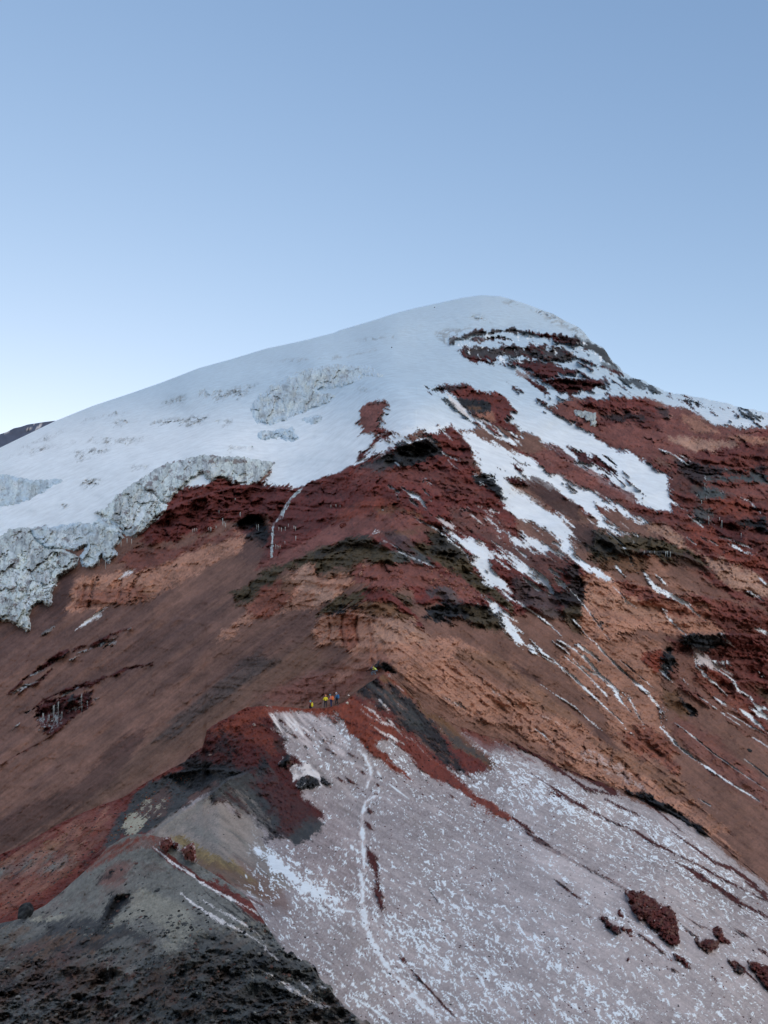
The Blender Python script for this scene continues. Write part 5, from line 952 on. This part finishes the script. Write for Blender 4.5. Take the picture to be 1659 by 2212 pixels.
def stones(name, lab, n, g, region, sizes, zs, seed, dens=None):
    rs = np.random.RandomState(seed); P0 = pts(region); lo = P0.min(0); hi = P0.max(0); uu = rs.uniform(lo[0], hi[0], n*6); vv = rs.uniform(lo[1], hi[1], n*6); ok = sdf(uu, vv, P0) > 2
    if dens: ok &= dens(uu, vv) > rs.uniform(-.4, .9, n*6)
    uu = uu[ok][:n]; vv = vv[ok][:n]; n = len(uu); t = (1+5**.5)/2; ic = np.array([(-1, t, 0), (1, t, 0), (-1, -t, 0), (1, -t, 0), (0, -1, t), (0, 1, t), (0, -1, -t), (0, 1, -t), (t, 0, -1), (t, 0, 1), (-t, 0, -1), (-t, 0, 1)])/1.9
    fc = np.array([(0, 11, 5), (0, 5, 1), (0, 1, 7), (0, 7, 10), (0, 10, 11), (1, 5, 9), (5, 11, 4), (11, 10, 2), (10, 7, 6), (7, 1, 8), (3, 9, 4), (3, 4, 2), (3, 2, 6), (3, 6, 8), (3, 8, 9), (4, 9, 5), (2, 4, 11), (6, 2, 10), (8, 6, 7), (9, 8, 1)])
    Y = np.exp(g(uu, vv)); x, z = ray(uu, vv); c0 = np.stack([x*Y, Y, z*Y], 1); sz = sizes[0]+(sizes[1]-sizes[0])*rs.uniform(0, 1, n)**3.5; r = sz*Y/F/2
    V_ = ic[None]*(1+rs.uniform(-.35, .25, (n, 12, 3)))*(r[:, None, None]*np.array([1, 1, .7])*rs.uniform(.7, 1.3, (n, 1, 3)))+c0[:, None]
    Cc = np.array([ALB[k] for k in zs])[rs.randint(0, len(zs), n)]*rs.uniform(.7, 1.25, (n, 1)); Fc = (fc[None]+np.arange(n)[:, None, None]*12).reshape(-1, 3)
    o = mesh_obj(name, V_.reshape(-1, 3), Fc.tolist(), mat_rock, col=np.repeat(Cc, 12, 0), smooth=False); o['kind'] = 'stuff'; o['label'] = lab; return o
stones('loose_stones', 'loose dark stones strewn over the foreground crest', 5200, gF, 'D 0,2000 100,1960 297,1810 347,1820 560,2000 640,2065 700,2125 820,2260 820,2330 -60,2330 -60,2010', (1.6, 11), ('black', 'black', 'dgrey', 'dgrey', 'pbrown', 'ggrey', 'bgrey'), 5, lambda a, b: fbm(a/60, b/40, 951, 4)+(b-1990)/300)
stones('loose_stones', 'small stones scattered over the dusted slope and its red head', 2600, gN, 'D 440,1600 560,1540 830,1480 1000,1600 1700,1950 1700,2260 800,2260 640,2060 560,1940 420,1760', (1., 5.5), ('dred', 'dred', 'pbrown', 'dgrey', 'rpink', 'black'), 6, lambda a, b: fbm(a/50, b/40, 953, 4))
stones('loose_stones', 'rubble on the red and grey left flank of the near ridge', 1500, gN, 'D 0,1870 133,1790 267,1735 400,1660 420,1700 330,1780 200,1860 90,1950 0,1990', (1.2, 6), ('dred', 'bred', 'pbrown', 'dgrey', 'ochre', 'black'), 7)
# ================================================================== hikers
def plain_mat(name, col, rough=.8, var=.15, sc=30):
    m = bpy.data.materials.new(name); m.use_nodes = True; n = m.node_tree.nodes; l = m.node_tree.links; b = n['Principled BSDF']; b.inputs['Roughness'].default_value = rough
    tc = n.new('ShaderNodeTexCoord'); no = n.new('ShaderNodeTexNoise'); no.inputs['Scale'].default_value = sc; no.inputs['Detail'].default_value = 5; l.new(tc.outputs['Object'], no.inputs[0])
    r = n.new('ShaderNodeValToRGB'); r.color_ramp.elements[0].position = .3; r.color_ramp.elements[1].position = .7
    r.color_ramp.elements[0].color = tuple(c_*(1-var) for c_ in col)+(1,); r.color_ramp.elements[1].color = tuple(min(1, c_*(1+var)) for c_ in col)+(1,); l.new(no.outputs[0], r.inputs[0]); l.new(r.outputs[0], b.inputs[0]); return m
MT = dict(skin=plain_mat('skin', (.5, .3, .21)), yellow=plain_mat('yellow_cloth', (.85, .72, .03)), maroon=plain_mat('maroon_cloth', (.12, .02, .03)), salmon=plain_mat('salmon_cloth', (.75, .26, .2)), orange=plain_mat('orange_cloth', (.9, .2, .05)),
    blue=plain_mat('blue_cloth', (.03, .14, .3)), navy=plain_mat('navy_cloth', (.02, .03, .10)), dark=plain_mat('dark_cloth', (.012, .013, .02)), lime=plain_mat('lime_cloth', (.62, .75, .12)), greyc=plain_mat('grey_cloth', (.13, .16, .2)),
    teal=plain_mat('teal_shell', (.1, .42, .5), .4), orangeh=plain_mat('orange_shell', (.85, .3, .12), .4), white=plain_mat('white_shell', (.6, .7, .8), .4), purple=plain_mat('purple_shell', (.08, .06, .3), .4), metal=plain_mat('pole_metal', (.3, .33, .36), .35), boot=plain_mat('boot_leather', (.04, .035, .035)))
def skinned(name, J, E, mat, parent, sub=2):
    me = bpy.data.meshes.new(name+'_rig'); ks = list(J); me.from_pydata([J[k][0] for k in ks], [(ks.index(a_), ks.index(b_)) for a_, b_ in E], []); o = bpy.data.objects.new(name+'_rig', me); C.objects.link(o)
    md = o.modifiers.new('skin', 'SKIN'); md.use_smooth_shade = True
    for i, k in enumerate(ks): sv = me.skin_vertices[0].data[i]; sv.radius = J[k][1]; sv.use_root = (i == 0)
    ss = o.modifiers.new('sub', 'SUBSURF'); ss.levels = sub; dg = bpy.context.evaluated_depsgraph_get(); dg.update(); m2 = bpy.data.meshes.new_from_object(o.evaluated_get(dg)); bpy.data.objects.remove(o); m2.name = name
    m2.materials.clear(); m2.materials.append(mat); r = bpy.data.objects.new(name, m2); C.objects.link(r); r.parent = parent; return r
def chain(E, *ks):
    for a_, b_ in zip(ks, ks[1:]): E.append((a_, b_))
def person(u0, v0, Y, head, pose, jacket, trousers, helmet, lab, sleeve=None):
    """head: heading in degrees (0 = away from the viewer, 90 = to the right); pose: joints as (right, forward, up)"""
    root = bpy.data.objects.new('person', None); C.objects.link(root); root.location = at(u0, v0, Y); root.rotation_euler = (0, 0, -math.radians(head)); tag(root, lab, 'person', 'hikers on the ridge')
    j = dict(pelvis=(0, 0, .93), waist=(0, 0, 1.08), chest=(0, .02, 1.30), neck=(0, .02, 1.47), chin=(0, .05, 1.56), crown=(0, .04, 1.70),
        shL=(-.17, .01, 1.41), elL=(-.25, .02, 1.14), wrL=(-.24, .18, .96), shR=(.17, .01, 1.41), elR=(.25, .02, 1.14), wrR=(.24, .18, .96),
        hipL=(-.10, 0, .90), knL=(-.12, .04, .49), anL=(-.12, -.02, .09), toL=(-.13, .15, .04), hipR=(.10, 0, .90), knR=(.12, .02, .49), anR=(.12, -.04, .09), toR=(.13, .13, .04)); j.update(pose)
    R_ = dict(pelvis=(.13, .11), waist=(.12, .10), chest=(.15, .11), neck=(.055, .055), chin=(.07, .085), crown=(.075, .09), shL=(.06, .06), shR=(.06, .06), elL=(.045, .045), elR=(.045, .045), wrL=(.028, .028), wrR=(.028, .028), hipL=(.085, .085), hipR=(.085, .085), knL=(.058, .058), knR=(.058, .058), anL=(.042, .042), anR=(.042, .042), toL=(.035, .03), toR=(.035, .03))
    B = {k: (j[k], R_[k]) for k in ('pelvis', 'waist', 'chest', 'neck', 'chin', 'crown', 'shL', 'elL', 'wrL', 'shR', 'elR', 'wrR', 'hipL', 'knL', 'anL', 'toL', 'hipR', 'knR', 'anR', 'toR')}; E = []
    chain(E, 'pelvis', 'waist', 'chest', 'neck', 'chin', 'crown'); chain(E, 'chest', 'shL', 'elL', 'wrL'); chain(E, 'chest', 'shR', 'elR', 'wrR'); chain(E, 'pelvis', 'hipL', 'knL', 'anL', 'toL'); chain(E, 'pelvis', 'hipR', 'knR', 'anR', 'toR')
    ch = np.array(j['chin']); cr2 = np.array(j['crown']); up_ = (cr2-ch)/np.linalg.norm(cr2-ch); fw = np.array([0, 1, 0.]); fw = fw-up_*(fw@up_); fw /= np.linalg.norm(fw); B['nose'] = (tuple(ch+up_*.05+fw*.105), (.014, .014)); E.append(('chin', 'nose'))
    for s_ in 'LR':                                                     # hands: palm, four curled fingers and a thumb
        w0 = np.array(j['wr'+s_]); d_ = w0-np.array(j['el'+s_]); d_ /= np.linalg.norm(d_); sd = np.cross(d_, [0, 0, 1.]); sd /= max(np.linalg.norm(sd), 1e-6); cu_ = np.cross(sd, d_)
        B['pa'+s_] = (tuple(w0+d_*.075), (.034, .018)); E.append(('wr'+s_, 'pa'+s_))
        for q in range(4):
            L_f = (.034, .04, .037, .028)[q]; b0 = w0+d_*.10+sd*(q-1.5)*.021; b1 = b0+d_*L_f-cu_*.012; b2 = b1+d_*L_f*.5-cu_*L_f*.7
            B['f%d%s' % (q, s_)] = (tuple(b0), (.0095, .009)); B['g%d%s' % (q, s_)] = (tuple(b1), (.0085, .008)); B['h%d%s' % (q, s_)] = (tuple(b2), (.007, .007)); chain(E, 'pa'+s_, 'f%d%s' % (q, s_), 'g%d%s' % (q, s_), 'h%d%s' % (q, s_))
        t0 = w0+d_*.04-sd*.034; B['t'+s_] = (tuple(t0), (.011, .011)); B['u'+s_] = (tuple(t0+d_*.04-sd*.015-cu_*.01), (.009, .009)); chain(E, 'wr'+s_, 't'+s_, 'u'+s_)
    skinned('body', B, E, MT['skin'], root, 1)
    T = {k: (j[k], (R_[k][0]*1.22+.012, R_[k][1]*1.22+.015)) for k in ('waist', 'chest', 'shL', 'elL', 'wrL', 'shR', 'elR', 'wrR')}; pv = np.array(j['pelvis']); T['hem'] = (tuple(pv+np.array([0, 0, -.03])), (.17, .145)); wl = {s_: (np.array(j['wr'+s_])*.93+np.array(j['el'+s_])*.07) for s_ in 'LR'}
    for s_ in 'LR': T['wr'+s_] = (tuple(wl[s_]), (.042, .042))
    nk = np.array(j['neck']); T['collar'] = (tuple(nk), (.075, .075)); E2 = []; chain(E2, 'hem', 'waist', 'chest', 'collar'); chain(E2, 'chest', 'shL', 'elL', 'wrL'); chain(E2, 'chest', 'shR', 'elR', 'wrR')
    T2 = {'hem': T['hem']}; T2.update({k: T[k] for k in ('waist', 'chest', 'collar', 'shL', 'elL', 'wrL', 'shR', 'elR', 'wrR')}); skinned('jacket', T2, E2, MT[jacket], root)
    Q_ = {k: (j[k], (R_[k][0]*1.15+.012, R_[k][1]*1.15+.012)) for k in ('pelvis', 'hipL', 'knL', 'anL', 'hipR', 'knR', 'anR')}; E3 = []; chain(E3, 'pelvis', 'hipL', 'knL', 'anL'); chain(E3, 'pelvis', 'hipR', 'knR', 'anR'); skinned('trousers', Q_, E3, MT[trousers], root)
    for s_ in 'LR':
        a0 = np.array(j['an'+s_]); t0 = np.array(j['to'+s_]); hl = a0+np.array([0, -.03, -.05]); skinned('boot', {'a': (tuple(a0+[0, 0, .04]), (.055, .06)), 'b': (tuple(a0+[0, 0, -.03]), (.05, .06)), 'c': (tuple(t0), (.045, .038))}, [('a', 'b'), ('b', 'c')], MT['boot'], root)
    bmh = __import__('bmesh').new(); __import__('bmesh').ops.create_uvsphere(bmh, u_segments=24, v_segments=14, radius=1); 
    __import__('bmesh').ops.delete(bmh, geom=[v for v in bmh.verts if v.co.z < -.12], context='VERTS'); me = bpy.data.meshes.new('helmet'); 
    for v in bmh.verts: v.co.x *= .118; v.co.y *= .142; v.co.z *= .125
    bmh.to_mesh(me); bmh.free(); h = bpy.data.objects.new('helmet', me); C.objects.link(h); h.parent = root; me.materials.append(MT[helmet]); me.polygons.foreach_set('use_smooth', [True]*len(me.polygons)); h.location = tuple(cr2-up_*.02); sol = h.modifiers.new('s', 'SOLIDIFY'); sol.thickness = .012
    h.rotation_euler = (math.atan2(-up_[1], up_[2]), math.atan2(up_[0], up_[2]), 0)
    return root
def backpack(root, mat, lab, c_, tilt=0, sz=(.17, .12, .27)):
    bm = __import__('bmesh').new(); __import__('bmesh').ops.create_cube(bm, size=2); __import__('bmesh').ops.subdivide_edges(bm, edges=bm.edges[:], cuts=4, use_grid_fill=True)
    for v in bm.verts:
        x, y, z = v.co; k = (abs(x)**4+abs(y)**4+abs(z)**4)**.25; s_ = 1/max(k, .6); v.co = (x*s_*sz[0]*(1-.12*max(z, 0)), y*s_*sz[1]*(1+.15*max(-z, 0)), z*s_*sz[2])
    me = bpy.data.meshes.new('pack_bag'); bm.to_mesh(me); bm.free(); me.materials.append(mat); me.polygons.foreach_set('use_smooth', [True]*len(me.polygons))
    e_ = bpy.data.objects.new('backpack', None); C.objects.link(e_); e_.rotation_euler = root.rotation_euler
    import mathutils
    e_.location = root.location+mathutils.Euler(root.rotation_euler).to_matrix()@mathutils.Vector(c_); o = bpy.data.objects.new('pack_bag', me); C.objects.link(o); o.parent = e_; o.rotation_euler = (tilt, 0, 0)
    for sx in (-.1, .1):
        skinned('strap', {'a': ((sx, .06, .24), (.022, .012)), 'b': ((sx*1.2, .2, .27), (.022, .012)), 'c': ((sx*1.3, .29, .12), (.022, .012)), 'd': ((sx*1.4, .26, -.1), (.02, .012)), 'e': ((sx*1.3, .08, -.18), (.02, .012))}, [('a', 'b'), ('b', 'c'), ('c', 'd'), ('d', 'e')], MT['dark'], e_, 1)
    lid = skinned('lid', {'a': ((-.1, -.01, sz[2]*.92), (.07, .1)), 'b': ((.1, -.01, sz[2]*.92), (.07, .1))}, [('a', 'b')], mat, e_); return tag(e_, lab, 'backpack', 'backpacks of the hikers')
def pole(root, a_, b_, lab):
    e_ = bpy.data.objects.new('trekking_pole', None); C.objects.link(e_); e_.location = root.location; e_.rotation_euler = root.rotation_euler
    a_ = np.array(a_); b_ = np.array(b_); skinned('shaft', {'a': (tuple(a_), (.014, .014)), 'b': (tuple(b_), (.010, .010))}, [('a', 'b')], MT['metal'], e_, 1); skinned('grip', {'a': (tuple(a_+[0, 0, .07]), (.02, .02)), 'b': (tuple(a_-[0, 0, .05]), (.018, .018))}, [('a', 'b')], MT['dark'], e_, 1)
    q = b_+(a_-b_)*.07; skinned('basket', {'a': (tuple(q-[.04, 0, 0]), (.012, .012)), 'b': (tuple(q+[.04, 0, 0]), (.012, .012))}, [('a', 'b')], MT['dark'], e_, 1); return tag(e_, lab, 'trekking pole', 'poles of the hiker in yellow')
def crest_Y(u0): 
    v_ = float(np.interp(u0, NCR[:, 0], NCR[:, 1])); return math.exp(float(gN(u0, v_+1)))
p1 = person(670.5, 1541.5, crest_Y(670)+1.2, -70, {}, 'maroon', 'dark', 'teal', 'leftmost hiker, maroon jacket and light blue helmet, half hidden behind the crest')
backpack(p1, MT['yellow'], 'yellow backpack of the leftmost hiker half hidden by the crest', (0, -.25, 1.22))
p2 = person(703, 1529, crest_Y(703)-.3, 5, dict(elL=(-.30, .02, 1.15), wrL=(-.33, .22, 1.02), elR=(.31, .0, 1.15), wrR=(.26, .16, 1.0)), 'yellow', 'dark', 'orangeh', 'hiker in bright yellow jacket, dark trousers and orange helmet standing with poles')
pole(p2, (-.35, .24, 1.02), (-.48, .1, -.02), 'thin grey trekking pole in the left hand of the hiker in yellow, outer one'); pole(p2, (-.31, .30, 1.02), (-.30, .36, .0), 'thin grey trekking pole beside the leg of the hiker in yellow, inner one')
p3 = person(715.5, 1527, crest_Y(716)-.3, -75, dict(chest=(0, .06, 1.30), neck=(0, .11, 1.46), chin=(0, .18, 1.53), crown=(0, .19, 1.66), elL=(-.24, .14, 1.12), wrL=(-.2, .34, 1.08), elR=(.24, .14, 1.12), wrR=(.2, .34, 1.08)), 'salmon', 'navy', 'teal', 'hiker in salmon jacket, navy trousers and light blue helmet facing left with an orange pack')
backpack(p3, MT['orange'], 'bright orange backpack on the hiker in salmon', (0, -.2, 1.20))
p4 = person(727.5, 1523.2, crest_Y(727)-.3, -60, dict(knL=(-.12, .16, .50), anL=(-.12, .05, .12), toL=(-.13, .22, .06), anR=(.12, -.18, .07), toR=(.13, -.02, .02), chin=(0, .10, 1.55), crown=(0, .11, 1.68)), 'blue', 'dark', 'white', 'hiker in blue jacket, black trousers and pale helmet, rightmost of the four on the saddle')
backpack(p4, MT['blue'], 'dark blue backpack on the rightmost hiker of the four', (0, -.24, 1.20))
Y5 = math.exp(float(gN(812, 1468)))
p5 = person(805, 1459, Y5+.6, -40, dict(pelvis=(0, -.12, .62), waist=(0, -.05, .78), chest=(0, .06, .98), neck=(0, .13, 1.12), chin=(0, .18, 1.19), crown=(0, .19, 1.32), shL=(-.17, .06, 1.06), shR=(.17, .06, 1.06), elL=(-.24, .2, .85), wrL=(-.16, .38, .8), elR=(.24, .2, .85), wrR=(.16, .38, .8), hipL=(-.1, -.1, .6), hipR=(.1, -.1, .6), knL=(-.14, .24, .48), anL=(-.13, .05, .09), toL=(-.13, .22, .04), knR=(.14, .24, .48), anR=(.13, .05, .09), toR=(.13, .22, .04)), 'dark', 'greyc', 'purple', 'hiker in dark clothes and purple helmet crouching, left one of the upper pair')
p6 = person(811, 1458, Y5, -55, dict(pelvis=(0, -.16, .78), waist=(0, -.08, .92), chest=(0, .14, 1.08), neck=(0, .28, 1.16), chin=(0, .36, 1.18), crown=(0, .42, 1.29), shL=(-.17, .2, 1.12), shR=(.17, .2, 1.12), elL=(-.22, .34, .92), wrL=(-.14, .52, .95), elR=(.22, .34, .92), wrR=(.14, .52, .95), hipL=(-.1, -.14, .76), hipR=(.1, -.14, .76), knL=(-.13, .12, .46), anL=(-.12, -.1, .09), toL=(-.12, .07, .04), knR=(.13, .16, .46), anR=(.12, -.02, .09), toR=(.12, .15, .04)), 'lime', 'greyc', 'yellow', 'hiker in lime green jacket and grey trousers bending forward, right one of the upper pair')
for o in list(C.objects):
    if o.type == 'MESH' and o.name.endswith('_rig'): bpy.data.objects.remove(o)
